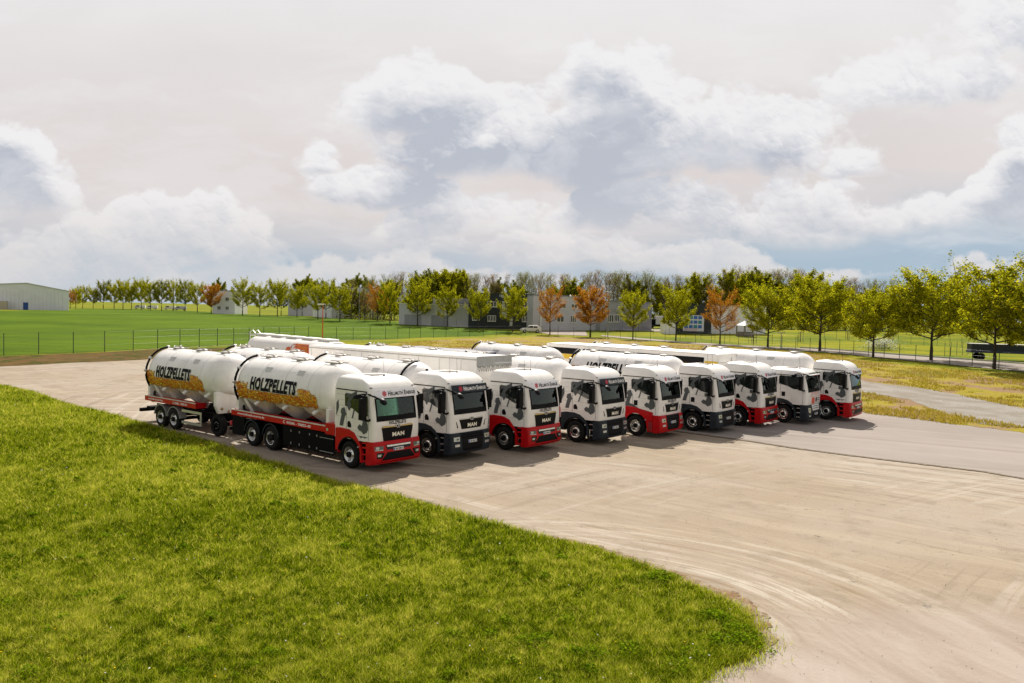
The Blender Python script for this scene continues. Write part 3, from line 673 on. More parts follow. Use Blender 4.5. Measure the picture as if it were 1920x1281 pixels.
WRAP = [  # angular grey shapes of the side wrap, in (x,z)
    [(-.62, 1.62), (-.42, 1.62), (-.36, 1.85), (-.30, 2.02), (-.22, 2.08), (-.34, 2.36), (-.52, 2.30), (-.56, 2.12), (-.50, 2.08), (-.60, 1.75)],
    [(-.84, 2.0), (-.70, 2.32), (-.72, 2.62), (-.84, 2.50)],
    [(-.16, 2.42), (-.05, 2.25), (.10, 2.45), (.02, 2.62), (.30, 2.86), (.30, 2.55), (.40, 2.92), (.40, 3.06), (.10, 2.93), (-.18, 2.93), (-.22, 2.75), (-.04, 2.80), (-.20, 2.50)],
    [(.18, 1.98), (.30, 2.33), (.24, 2.33), (.12, 1.98)],
    [(.55, 1.56), (.72, 1.52), (.85, 1.42), (1.02, 1.50), (1.10, 1.62), (1.08, 1.80), (.98, 1.98), (.80, 2.12), (.66, 2.12), (.66, 1.95), (.80, 1.92), (.74, 1.72), (.60, 1.78), (.48, 1.66)],
]
def cab(root, kind, text=None, seed=0, plate='GR HM 16', roofx=0.0):
    C = Cab(kind); rr = random.Random(seed)
    isR = kind in 'RT'; trim = red if isR else dgrey
    mb = MB(); C.shell(mb, white); mb.box(C.rear+.02, 1.2, -1.16, 1.16, 1.10, 1.145, chas)
    shell = mb.build('cab', root, 35)
    # thin body seams, door handle
    for sg in (-1, 1):
        m2 = MB(); y = 1.2235
        zr = 3.07 if kind != 'M' else 2.86
        sidep(m2, [(-.86, zr-.03), (.95, zr-.03), (1.0, zr-.10), (1.03, zr-.08), (.99, zr+.012), (-.86, zr+.012)], y+.006, .012, black, sg)
        for x0 in (-.22, 1.12): sidep(m2, [(x0, 1.45 if x0 < 0 else 1.2), (x0+.012, 1.45 if x0 < 0 else 1.2), (x0+.012, 3.0), (x0, 3.0)], y, .004, chas, sg)
        if kind != 'M':
            for z0 in (1.52, 1.98): sidep(m2, [(-.84, z0), (1.1, z0-.02), (1.1, z0-.012), (-.84, z0+.008)], y, .004, tarpg, sg)
            for z0 in (2.2, 2.42, 2.64, 2.86): sidep(m2, [(-.84, z0), (-.3, z0), (-.3, z0+.008), (-.84, z0+.008)], y, .004, tarpg, sg)
        m2.build('door_seam', root)
        m2 = MB(); sidep(m2, [(-.12, 1.60), (.08, 1.60), (.08, 1.72), (.0, 1.84), (-.10, 1.84), (-.14, 1.74)] if kind in 'RD' else [(-.13, 1.58), (.08, 1.58), (.08, 1.84), (-.13, 1.84)], y+.02, .03, black, sg)
        m2.build('door_handle', root, bevel=.008)
        m2 = MB()
        if kind == 'M': sidep(m2, [(-.30, 2.30), (.20, 2.20), (.55, 2.05), (.98, 2.02), (.95, 2.78), (-.25, 2.80), (-.32, 2.7)], y+.010, .014, glassb, sg)
        else: sidep(m2, [(-.30, 2.42), (.15, 2.36), (.45, 2.22), (.70, 2.16), (1.08, 2.14), (1.05, 2.90), (-.28, 2.92), (-.32, 2.86)], y+.010, .014, glassb, sg)
        m2.build('side_window', root)
        if kind != 'M':
            m2 = MB()
            for q, po in enumerate(WRAP): sidep(m2, po, y+.0165+.0004*q if q != 2 else y+.019, .016 if q != 2 else .018, greyw, sg)
            if kind == 'R' and seed in (0, 8): sidep(m2, [(.5, 1.33), (1.1, 1.33), (.9, 1.27), (.8, 1.31), (.7, 1.25), (.6, 1.31)], y+.012, .01, greyw, sg)
            m2.build('wrap_graphic', root)
    # interior
    it = MB(); it.box(.72, 1.27, -1.05, 1.05, 1.90, 2.02, dashm); it.box(.62, .95, -.75, -.1, 1.95, 2.10, dashm); it.box(.62, .95, .15, .95, 1.95, 2.14, dashm)
    it.build('dashboard', root, bevel=.02)
    it = MB(); it.box(-.62, -.58, -1.12, 1.12, 1.3, 2.98, curt)
    for sg in (-1, 1):
        pts = [(.62+.05*math.sin(k*1.9)-.055*k, sg*(1.08-.05*(k % 2))) for k in range(9)]
        for (a, b), (c, d) in zip(pts[:-1], pts[1:]): it.add([(a, b, 2.0), (c, d, 2.0), (c, d, 2.95), (a, b, 2.95)], [(0, 1, 2, 3)], curt)
    for k in range(12):
        y = -1+k*.17; it.add([(1.12, y, 2.84), (1.12, y+.17, 2.84), (1.13, y+.17, 2.72), (1.13, y+.085, 2.68), (1.13, y, 2.72)], [(0, 1, 2, 3, 4)], curt)
    it.build('curtain', root)
    for yy in (-.62, .62):
        it = MB(); it.box(-.05, .45, yy-.27, yy+.27, 1.75, 1.98, seat_m); it.box(-.15, .02, yy-.26, yy+.26, 1.9, 2.58, seat_m); it.box(-.13, -.01, yy-.14, yy+.14, 2.58, 2.8, seat_m)
        it.build('seat', root, bevel=.05)
    it = MB(); it.tube([(.60+.12*math.sin(a)*.5, .62+.23*math.cos(a), 2.20+.20*math.sin(a)) for a in [k*math.pi/8 for k in range(17)]], .022, black, 6, cap=False); it.tube([(.62, .62, 2.2), (.85, .62, 2.0)], .03, black); it.tube([(.6, .42, 2.2), (.6, .82, 2.2)], .02, black)
    it.build('steering_wheel', root, 60)
    for _ in range(6):
        it = MB(); yy = rr.uniform(-.8, .8); it.lathe([(0, .05), (.08, .06), (.14, .03), (.16, 0)], (1.08, yy, 2.03), (0, 0, 1), mat('dash_trinket', (.35, .55, .42), .4), 8); it.build('dash_item', root, 50)
    if seed == 1:
        it = MB(); C.fpatch(it, frect(.45, .92, 2.12, 2.27), -.03, .01, redink); C.fpatch(it, frect(.60, .76, 2.14, 2.25), -.022, .006, wink); it.build('windscreen_card', root)
    # windscreen with black frame
    z0, z1 = C.ws
    g = MB(); C.fpatch(g, frect(-.995, .995, z0+.01, z1-.01), -.012, .006, glass); ws = g.build('windscreen', root, 60)
    g = MB(); b_ = .05
    C.fpatch(g, frect(-1.03, 1.03, z0-.04, z0+.17), .008, .012, black); C.fpatch(g, frect(-1.03, 1.03, z1-.07, z1+.015), .008, .012, black)
    for sg in (-1, 1): C.fpatch(g, frect(min(sg*.96, sg*1.03), max(sg*.96, sg*1.03), z0+.1701, z1-.0701), .008, .012, black)
    g.build('window_frame', ws)
    g = MB()
    for y0_, y1_ in ((-.75, -.1), (.05, .7)):
        P = [(C.surf(y0_+(y1_-y0_)*t, z0+.03+.13*t)+.03, y0_+(y1_-y0_)*t, z0+.03+.13*t) for t in (0, .5, 1)]; g.tube(P, .014, black, 5)
        C_ = (C.surf(y0_, z0), y0_, z0-.02); g.tube([C_, P[0]], .02, black, 5)
    g.build('wiper', ws)
    # sun visor board with the firm's name
    if kind != 'M':
        vm = mat('board_plain_white', (.86, .86, .88), .35) if (isR or kind == 'E') else dgrey; vi = wink if vm is dgrey else ink
        g = MB(); C.fpatch(g, [(-1.12, 2.83), (1.12, 2.83), (1.10, 3.15), (-1.10, 3.15)], .15, .02, vm)
        for yy in (-.95, -.4, .4, .95): g.box(1.02, 1.26, yy-.015, yy+.015, 2.95, 2.99, black)
        vz = g.build('sun_visor', root)
        g = MB()
        def vf(y, z, d=.0): return (C.surf(y, z)+.154+d, y, z)
        put_text(g, 'H', lambda u, v: vf(-.46+.12*u, 2.905+.175*v), vi, bold=.03); put_text(g, 'ELLMUTH', lambda u, v: vf(-.32+.62*u, 2.91+.13*v), vi, bold=.03)
        put_text(g, 'E', lambda u, v: vf(.37+.09*u, 2.905+.175*v), vi, bold=.03); put_text(g, 'NERGIE', lambda u, v: vf(.48+.50*u, 2.91+.13*v), vi, bold=.03)
        g.build('lettering', vz); g = MB()
        for k in range(6):   # red crystal emblem
            a = k*math.pi/3
            g.add([vf(-.64, 2.99, .001), vf(-.64+.11*math.cos(a+.12), 2.99+.11*math.sin(a+.12), .001), vf(-.64+.11*math.cos(a+.95), 2.99+.11*math.sin(a+.95), .001)], [(0, 1, 2)], redink)
        g.build('emblem', vz)
        if vm is not dgrey:
            g = MB()
            for yy in (-.92, -.3, .3, .92):
                for zz in (2.87, 3.09): g.lathe([(0, .013), (.006, 0)], vf(yy, zz, .001), (1, 0, 0), black, 6)
            g.build('rivet', vz)
    else:
        g = MB(); g.box(1.20, 1.42, -1.0, 1.0, 2.86, 2.90, tarpg)
        g.tube([(1.36, -1.0, 2.99), (1.42, -.3, 3.01), (1.42, .3, 3.01), (1.36, 1.0, 2.99)], .03, black)
        for yy in (-.8, -.45, .45, .8): g.lathe([(0, .07), (.05, .08), (.06, 0)], (1.40, yy, 3.02), (1, 0, 0), lamp_m, 12)
        vz = g.build('sun_visor', root); g = MB(); put_text(g, 'HELLMUTH ENERGIE', lambda u, v: (1.425, -.35+.7*u, 2.86+.04*v), redink, bold=.02); g.build('lettering', vz)
    # lower front panel graphics, grille
    if text:
        g = MB(); put_text(g, text, lambda u, v: (C.surf(-.44+.88*u, 1.75+.15*v)+.006, -.44+.88*u, 1.785+.135*v), ink, bold=.03); g.build('lettering', root)
    def maker(zc, w):
        g = MB(); put_text(g, 'MAN', lambda u, v: (C.surf(-w+2*w*u, zc)+.045, -w+2*w*u, zc-.08+.16*v), mat('badge_cream', (.85, .80, .66), .3), bold=.05); g.build('lettering', gr)
    def badge(z):
        g = MB(); C.fpatch(g, [(-.14, z+.05), (-.06, z-.05), (.06, z-.05), (.14, z+.05), (.08, z+.08), (-.08, z+.08)], .035, .03, silver)
        C.fpatch(g, [(-.09, z+.055), (-.05, z-.03), (.05, z-.03), (.09, z+.055)], .04, .01, black)
        g.add([(C.surf(0, z)+.043, -.05, z-.01), (C.surf(0, z)+.043, .0, z+.035), (C.surf(0, z)+.043, .06, z+.03), (C.surf(0, z)+.043, .01, z)], [(0, 1, 2, 3)], silver)
        g.build('badge', gr)
    bump = [(.26, 1.38), (.32, 1.50), (.50, 1.54), (.75, 1.53), (1.0, 1.50), (1.16, 1.46)]
    b = MB()
    def bshell(m, zl, xs=1.00, closed=True):
        L = [C.loop(z, bump, xs) for z in zl]; n = len(L[0]); off = len(b.v)
        b.add([(x, y*1.012, z) for z, l in zip(zl, L) for x, y in l], [(i*n+j, i*n+j+1, (i+1)*n+j+1, (i+1)*n+j) for i in range(len(L)-1) for j in range(n-1)]+[tuple(range(n)), tuple((len(L)-1)*n+j for j in range(n))[::-1]], m)
        b.add([(xs, -1.235, zl[0]), (xs, 1.235, zl[0]), (xs, 1.235, zl[-1]), (xs, -1.235, zl[-1])], [(0, 1, 2, 3)], m)
    if kind == 'R':
        g = MB(); C.fpatch(g, [(-.80, 1.68), (.80, 1.68), (.66, .98), (-.66, .98)], .030, .05, black); gr = g.build('grille', root)
        g = MB(); C.fpatch(g, [(-.72, 1.75), (-.15, 1.72), (-.10, 1.68), (.10, 1.68), (.15, 1.72), (.72, 1.75), (.80, 1.70), (.80, 1.683), (-.80, 1.683), (-.80, 1.70)], .034, .03, mat('gilt_strip', (.55, .42, .18), .3, .7)); g.build('trim_strip', gr)
        for zz in (1.10, 1.17, 1.24): 
            g2 = MB(); C.fpatch(g2, frect(-.5, .5, zz, zz+.02), .04, .012, chas); g2.build('slat', gr)
        maker(1.40, .31); badge(1.69)
        bshell(red, [.26, .32, .42, .50, .62, .75, .88, 1.0, 1.10, 1.16]); bp = b.build('bumper', root, 35)
        g = MB(); C.fpatch(g, [(-.66, 1.02), (.66, 1.02), (.60, .84), (-.60, .84)], .012, .04, dgrey, bump); C.fpatch(g, [(-.58, .74), (.58, .74), (.80, .52), (.85, .44), (-.85, .44), (-.80, .52)], .010, .04, black, bump)
        for sg in (-1, 1): C.fpatch(g, [(sg*.72, .74), (sg*1.18, .75), (sg*1.18, .54), (sg*.84, .52)][::sg], .008, .03, black, bump)
        C.fpatch(g, frect(-1.20, 1.20, .36, .375), .006, .01, chas, bump); g.build('air_intake', bp)
        g = MB(); C.fpatch(g, [(-.62, 1.01), (.62, 1.01), (.60, .95), (-.60, .95)], .03, .03, chrome, bump); g.build('chrome_bar', bp)
        for sg in (-1, 1):
            g = MB(); C.fpatch(g, [(sg*.76, .99), (sg*1.17, 1.0), (sg*1.17, .84), (sg*.80, .82)][::sg], .012, .03, lampd, bump); C.fpatch(g, [(sg*.80, .855), (sg*1.17, .865), (sg*1.17, .84), (sg*.80, .825)][::sg], .020, .02, lamp_m, bump)
            C.fpatch(g, [(sg*.98, .97), (sg*1.12, .975), (sg*1.12, .89), (sg*.98, .885)][::sg], .018, .02, lamp_m, bump); g.build('headlight', bp)
            g = MB(); C.fpatch(g, [(sg*.84, .70), (sg*1.08, .70), (sg*1.08, .59), (sg*.90, .58)][::sg], .016, .02, lampd, bump); C.fpatch(g, [(sg*.92, .68), (sg*1.05, .68), (sg*1.05, .61), (sg*.92, .60)][::sg], .022, .02, lamp_m, bump); g.build('fog_light', bp)
        platez = .78
    elif kind in 'DTE':
        g = MB(); C.fpatch(g, [(-.74, 1.70), (.74, 1.70), (.60, 1.30), (-.60, 1.30)], .012, .03, black); gr = g.build('grille', root)
        g = MB(); C.fpatch(g, [(-.70, 1.76), (-.15, 1.73), (-.10, 1.69), (.10, 1.69), (.15, 1.73), (.70, 1.76), (.74, 1.72), (.74, 1.705), (-.74, 1.705), (-.74, 1.72)], .02, .02, silver); g.build('trim_strip', gr)
        for sg in (-1, 1):
            g2 = MB(); C.fpatch(g2, [(sg*.90, 1.62), (sg*.93, 1.62), (sg*.86, 1.36), (sg*.80, 1.36)][::sg], .008, .01, black); g2.build('air_slot', gr)
        maker(1.46, .29); badge(1.70)
        cm = trim
        bshell(cm, [.26, .32, .42, .50, .62, .75, .88, 1.0, 1.10, 1.16]); bp = b.build('bumper', root, 35)
        g = MB(); C.fpatch(g, [(-.70, 1.155), (.70, 1.155), (.62, .50), (.55, .40), (-.55, .40), (-.62, .50)], .012, .05, black, bump)
        for zz in (1.08, .98): C.fpatch(g, [(-.66, zz), (.66, zz), (.65, zz-.03), (-.65, zz-.03)], .035, .03, chas, bump)
        g.build('air_intake', bp)
        for sg in (-1, 1):
            g = MB(); C.fpatch(g, [(sg*.78, 1.0), (sg*1.12, 1.0), (sg*1.12, .83), (sg*.80, .82)][::sg], .014, .03, lamp_m, bump); C.fpatch(g, [(sg*.86, .95), (sg*.97, .95), (sg*.97, .87), (sg*.86, .87)][::sg], .018, .02, lampd, bump); g.build('headlight', bp)
            g = MB(); C.fpatch(g, [(sg*.80, .70), (sg*1.06, .70), (sg*1.06, .60), (sg*.80, .60)][::sg], .014, .03, lamp_m, bump); g.build('fog_light', bp)
        platez = .72
    else:
        gr = shell
        g = MB(); C.fpatch(g, [(-.62, 1.62), (.95, 1.62), (.95, 1.86), (-.62, 1.86)], .005, .008, mat('sticker_red', (.7, .10, .05), .5)); C.fpatch(g, [(-.60, 1.64), (.93, 1.64), (.93, 1.84), (-.60, 1.84)], .010, .008, wtrim)
        put_text(g, 'HOLZPELLETS', lambda u, v: (C.surf(-.5+1.3*u, 1.74)+.012, -.5+1.3*u, 1.68+.12*v), MT['sticker_red'], bold=.01)
        C.fpatch(g, frect(-.50, -.05, 1.20, 1.56), .006, .008, MT['sticker_red']); g.build('sticker', root)
        g = MB(); C.fpatch(g, [(.22+.14*math.cos(a), 1.42+.17*math.sin(a)) for a in [k*math.pi/8 for k in range(16)]], .012, .012, silver); C.fpatch(g, [(.22+.11*math.cos(a), 1.42+.14*math.sin(a)) for a in [k*math.pi/8 for k in range(16)]], .018, .012, black)
        C.fpatch(g, frect(.42, .9, 1.46, 1.50), .01, .01, black); C.fpatch(g, frect(.42, .9, 1.36, 1.39), .01, .01, black); g.build('badge', root)
        bshell(dgrey, [.26, .32, .42, .50, .62, .75, .88, 1.0, 1.10, 1.16]); bp = b.build('bumper', root, 35)
        g = MB(); C.fpatch(g, [(-.62, 1.155), (.62, 1.155), (.55, .82), (-.55, .82)], .014, .04, wtrim, bump)
        for zz in (1.08, .96): C.fpatch(g, [(-.5, zz), (.5, zz), (.48, zz-.03), (-.48, zz-.03)], .022, .02, black, bump)
        C.fpatch(g, frect(-.6, .6, .42, .70), .008, .03, black, bump); g.build('air_intake', bp)
        for sg in (-1, 1):
            g = MB(); C.fpatch(g, [(sg*.80, .98), (sg*1.14, 1.0), (sg*1.12, .76), (sg*.98, .68), (sg*.84, .76)][::sg], .014, .03, lamp_m, bump); C.fpatch(g, [(sg*.90, .92), (sg*1.04, .93), (sg*1.0, .80), (sg*.92, .82)][::sg], .02, .02, lampd, bump); g.build('headlight', bp)
            g = MB(); C.fpatch(g, [(sg*.84, .56), (sg*1.08, .56), (sg*1.05, .48), (sg*.86, .48)][::sg], .014, .03, lamp_m, bump); g.build('fog_light', bp)
        platez = .56
    if kind != 'M':
        g = MB()
        for sg in (-1, 1): C.fpatch(g, [(sg*1.02, 3.2), (sg*1.14, 3.2), (sg*1.10, 3.23), (sg*1.04, 3.23)][::sg], .02, .03, black)
        g.build('marker_light', root)
    g = MB(); C.fpatch(g, frect(-.30, .22, platez, platez+.115), .035, .02, wtrim, bump, .5); pl = g.build('number_plate', bp)
    g = MB(); C.fpatch(g, frect(-.296, -.25, platez+.004, platez+.111), .040, .008, blueink, bump, .5)
    put_text(g, plate, lambda u, v: (C.surf(-.04, platez, bump)+.037, -.22+.41*u, platez+.022+.075*v), ink, bold=.01); g.build('lettering', pl)
    # wheel arch, steps
    for sg in (-1, 1):
        g = MB()
        if kind == 'T':
            po = [(-.86, 1.50), (-.2, 1.50), (.99, 1.30), (.99, .30), (.70, .30), (.64, .62)]+[(.66*math.cos(R_(a)), .53+.66*math.sin(R_(a))) for a in range(20, 181, 16)]+[(-.74, .62), (-.86, .62)]
            sidep(g, po, 1.245, .10, red, sg); fd = g.build('fender', root)
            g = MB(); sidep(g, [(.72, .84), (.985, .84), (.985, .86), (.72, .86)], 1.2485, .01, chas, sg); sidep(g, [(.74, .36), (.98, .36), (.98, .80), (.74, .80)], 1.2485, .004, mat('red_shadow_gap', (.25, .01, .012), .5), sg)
            g.build('step_panel', fd); g = MB(); sidep(g, [(-.85, 1.505), (-.25, 1.505), (.2, 1.42), (-.2, 1.62), (-.85, 1.78)], 1.228, .008, greyw, sg); g.build('wrap_graphic', fd)
        else:
            ro = .80
            po = [(-.86, .62), (-.86, 1.38), (-.6, 1.44), (-.1, 1.44), (.25, 1.36), (.50, 1.20), (.68, .95), (.76, .72), (.78, .45), (.78, .30), (.68, .30), (.65, .62)]+[(.66*math.cos(R_(a)), .53+.66*math.sin(R_(a))) for a in range(20, 181, 16)]+[(-.74, .62)]
            if kind == 'R': po[1:5] = [(-.86, 1.50), (-.6, 1.54), (-.05, 1.52), (.28, 1.42)]
            sidep(g, po, 1.26, .13, trim, sg); fd = g.build('fender', root, bevel=.02)
            g = MB(); sidep(g, arch_poly(0, .53, .645, .70, 10, 172), 1.272, .40, black, sg); g.build('arch_lip', fd)
            g = MB(); g.box(.79, .98, min(sg*.9, sg*1.15), max(sg*.9, sg*1.15), .30, 1.13, chas)
            tm = red if kind == 'R' else silver
            for zz in (.36, .62, .88, 1.06)[: 4 if kind == 'R' else 3]:
                if kind == 'R': g.box(.775, 1.01, min(sg*1.10, sg*1.245), max(sg*1.10, sg*1.245), zz, zz+.055, red)
                else: g.box(.80, 1.0, min(sg*1.02, sg*1.235), max(sg*1.02, sg*1.235), zz+.05, zz+.085, tm)
            g.build('step', root)
        g = MB(); g.lathe([(-.02, .66), (.36, .66)], (0, sg*.86, .53), (0, sg, 0), black, 20, 0, 2*math.pi) if False else None
        g.lathe([(0, .028), (.05, .026), (.06, 0)], (.60, sg*1.26, .90), (0, sg, 0), lamp_m, 10); g.build('side_marker', fd)
        # mirrors
        g = MB(); g.box(.98, 1.16, min(sg*1.34, sg*1.62), max(sg*1.34, sg*1.62), 2.02, 2.86, black)
        g.tube([(.92, sg*1.2, 2.98), (1.02, sg*1.36, 2.94), (1.10, sg*1.46, 2.86)], .035, black); g.tube([(1.2, sg*1.2, 2.02), (1.22, sg*1.32, 1.98), (1.10, sg*1.44, 2.04)], .05, black)
        mr = g.build('side_mirror', root, 40, bevel=.03)
        g = MB(); sidep(g, [(0, 0)], 1, 1, black, sg) if False else None
        g.add([(.976, sg*1.37, 2.12), (.976, sg*1.59, 2.12), (.976, sg*1.59, 2.80), (.976, sg*1.37, 2.80)], [(0, 1, 2, 3)], silver); g.build('mirror_glass', mr)
        g = MB(); g.lathe([(-.09, .0), (-.07, .09), (0, .15), (.06, .15), (.08, 0)], (.62, sg*1.40, 2.86), (.15, sg*.2, -1), black, 14); g.tube([(.62, sg*1.38, 2.92), (.9, sg*1.24, 2.98)], .03, black); g.build('wide_angle_mirror', root, 40)
    g = MB(); g.tube([(1.05, -1.2, 2.98), (1.35, -1.12, 2.90), (1.55, -.98, 2.80)], .035, black); g.lathe([(-.02, .0), (0, .15), (.05, .17), (.10, .13), (.13, 0)], (1.58, -.93, 2.70), (.5, .1, .5), black, 14); g.build('front_mirror', root, 40)
    # roof hatch, aerials, horns
    rz = 3.22 if kind == 'M' else 3.60
    g = MB(); g.box(-.25, .25, -.35, .35, rz-.01, rz+.025, mat('hatch_glass', (.22, .20, .18), .25)); g.build('roof_hatch', root, bevel=.01)
    for k in range(1 + (seed in (2, 5, 1))):
        g = MB(); xx = .42-.12*k; yy = .12-.32*k+roofx; g.lathe([(0, .045), (.05, .025), (.07, .01)], (xx, yy, rz-.03), (0, 0, 1), black, 8); g.tube([(xx, yy, rz), (xx-.04, yy, rz+.62)], .007, black, 4); g.build('aerial', root)
    return C
def chassis(root, xr, xf=1.2, low=.62, hi=.95):
    g = MB()
    for sg in (-1, 1): g.box(xr, xf, min(sg*.34, sg*.43), max(sg*.34, sg*.43), low+.1, hi+.02, chas)
    x = xr+.2
    while x < xf: g.box(x, x+.08, -.34, .34, low+.16, hi-.05, chas); x += 1.1
    return g
def axle(g, x): g.tube([(x, -1.0, .53), (x, 1.0, .53)], .09, chas, 8)
def arch_rear(root, x, sg, m=chas):
    g = MB(); n = 12; ri, ro = .60, .63
    P = arch_poly(x, .53, ri, ro, 8, 172, n); k = n+1
    vs = [(a, sg*.90, b) for a, b in P]+[(a, sg*1.25, b) for a, b in P]; N = len(P)
    g.add(vs, [(i, i+1, N+i+1, N+i) for i in range(N-1)], m)
    sidep(g, arch_poly(x, .53, .585, .635, 8, 172, 14), 1.262, .03, greym if m is greym else dgrey, sg)
    g.build('mudguard', root, 40)
PELS = {}
def tank(root, x1, x0, lids=3, text=False, zc=2.66, r=1.25, front=True, ring=False, rows=False, hopper=True, hose=True, zup=False):
    """silo tank from x1 (front end) to x0 (rear end)"""
    L = x1-x0; dl = .62; prof = []
    for k in range(9):
        a = R_(90*k/8); prof.append((dl*(1-math.cos(a)), r*math.sin(a)**.8))
    prof = prof+[(L*.25, r), (L*.5, r), (L*.75, r)]+[(L-t*1.55, q) for t, q in prof[::-1]]
    g = MB(); g.lathe(prof, (x0, 0, zc), (1, 0, 0), tankw, 56)
    for xx in (.3, .55, .78):
        g.lathe([(L*xx, r+.004), (L*xx+.022, r+.004)], (x0, 0, zc), (1, 0, 0), lgrey, 48)
    if hopper: g.v = [(x, y, z if z > zc-.5 else zc-.5+(z-zc+.5)*.42) for x, y, z in g.v]
    tk = g.build('tank', root, 40)
    if hopper:
        nh = 3; seg = (L-1.0)/nh
        g = MB()
        for k in range(nh):
            a, b = x0+.45+k*seg, x0+.45+(k+1)*seg; c = (a+b)/2; n = 20; rings = []
            for zt, fx, fy, fr in ((zc-.50, 1, 1.03, 1), (zc-.80, .80, .80, 1), (1.25, .16, .14, 1)):
                ring_ = []
                for j in range(n):
                    t = 2*math.pi*j/n; ct, st = math.cos(t), math.sin(t); e = .45 if fx > .5 else 1
                    ring_.append((c+seg/2*fx*abs(ct)**e*(1 if ct > 0 else -1), 1.10*fy*abs(st)**e*(1 if st > 0 else -1), zt))
                rings += ring_
            g.add(rings, [(i*n+j, i*n+(j+1) % n, (i+1)*n+(j+1) % n, (i+1)*n+j) for i in range(2) for j in range(n)], tankw)
            g.lathe([(0, .16), (.22, .14)], (c, 0, 1.05), (0, 0, 1), silver, 12)
        g.build('hopper', tk, 50)
        for sg in (-1, 1):
            for k in range(nh):   # struts and pipe stubs on the flank
                g = MB(); xx = x0+.9+k*seg
                if k == 0: g.prism([(xx-.3, 2.1), (xx-.06, 2.1), (xx+.34, 1.25), (xx+.10, 1.25)], lambda a, b, t: (a, sg*(t-.35*(2.1-b)), b), 1.02, 1.06, tankw); g.build('strut', tk)
                g = MB(); g.tube([(xx+1.0, sg*.9, 2.05), (xx+.9, sg*1.16, 1.85)], .085, tankw, 10)
                g.build('pipe', tk)
        for xx in (x1-.42, x0+.30):   # saddle panels
            g = MB(); g.prism([(-.95, 1.12), (.95, 1.12), (1.12, 1.5), (1.12, 2.15), (-1.12, 2.15), (-1.12, 1.5)], lambda a, b, t: (t, a, b), xx-.10, xx+.10, tankw)
            sd_ = g.build('saddle', tk, bevel=.03); g = MB()
            for yy, zz in ((-.8, 1.35), (-.45, 1.2), (.0, 1.2), (.5, 1.2), (.8, 1.35)): g.lathe([(0, .075), (.012, .07), (.02, 0)], (xx+.10, yy, zz), (1, 0, 0), mat('brass_fitting', (.35, .24, .12), .4, .5), 12)
            g.build('fitting', sd_)
    zt = zc+r
    for k in range(lids):
        xx = x0+L*(k+.55)/(lids+.1); g = MB()
        g.lathe([(-.04, .27), (.06, .27), (.07, .25), (.10, 0)], (xx, 0, zt), (0, 0, 1), lid_m, 18)
        g.box(xx-.42, xx+.42, -.30, -.27, zt+.02, zt+.06, lid_m); g.box(xx-.42, xx+.42, .27, .30, zt+.02, zt+.06, lid_m); g.box(xx-.36, xx+.36, -.035, .035, zt+.10, zt+.13, lid_m)
        g.build('manhole_lid', tk)
        if k < lids-1 or rows:
            for sg in (-1, 1):
                g = MB(); th = R_(50); X = xx+L*.5/lids
                P = [(X+dx, sg*(r+.012)*math.sin(th+dt), zc+(r+.012)*math.cos(th+dt)) for dx, dt in ((-.26, -.10), (.26, -.10), (.20, .10), (-.20, .10))]
                g.add(P, [(0, 1, 2, 3)], lgrey); g.build('step_plate', tk)
    if hose:
        g = MB(); rad = r+.045
        g.tube([(x0+.34, -rad*math.sin(R_(t)), zc+rad*math.cos(R_(t))) for t in range(5, 141, 9)], .055, black, 8); g.lathe([(-.06, .09), (.06, .09)], (x0+.34, -.1, zc+rad), (0, 1, 0), tankw, 10)
        for t in (55, 85): g.tube([(x0+.26, -(rad+.02)*math.sin(R_(t)), zc+(rad+.02)*math.cos(R_(t))), (x0+.42, -(rad+.02)*math.sin(R_(t)), zc+(rad+.02)*math.cos(R_(t)))], .07, silver, 8)
        g.tube([(x0+.34, -rad*math.sin(R_(140)), zc+rad*math.cos(R_(140))), (x0+.6, -.95, 1.5), (x0+.9, -1.0, 1.42)], .06, black, 8)
        g.build('hose', tk, 60)
    if ring:
        g = MB(); rad = r+.05; g.tube([(x1-.66, -rad*math.sin(R_(t)), zc+rad*math.cos(R_(t))) for t in range(4, 150, 9)], .05, black, 8)
        g.tube([(x1-.05, -.1, zc+.95), (x1+.12, -.2, zc+.7), (x1+.05, -.5, zc+.3)], .07, black, 8); g.build('hose', tk, 60)
    # rear ladder
    g = MB()
    for yy in (.25, .6): g.tube([(x0-.02, yy, 1.2), (x0-.05, yy, zc+.8), (x0+.35, yy, zt+.12)], .022, tankw, 6)
    for k in range(8): z = 1.4+k*.28; g.tube([(x0-.03, .25, z), (x0-.03, .6, z)], .016, tankw, 5)
    g.build('ladder', tk)
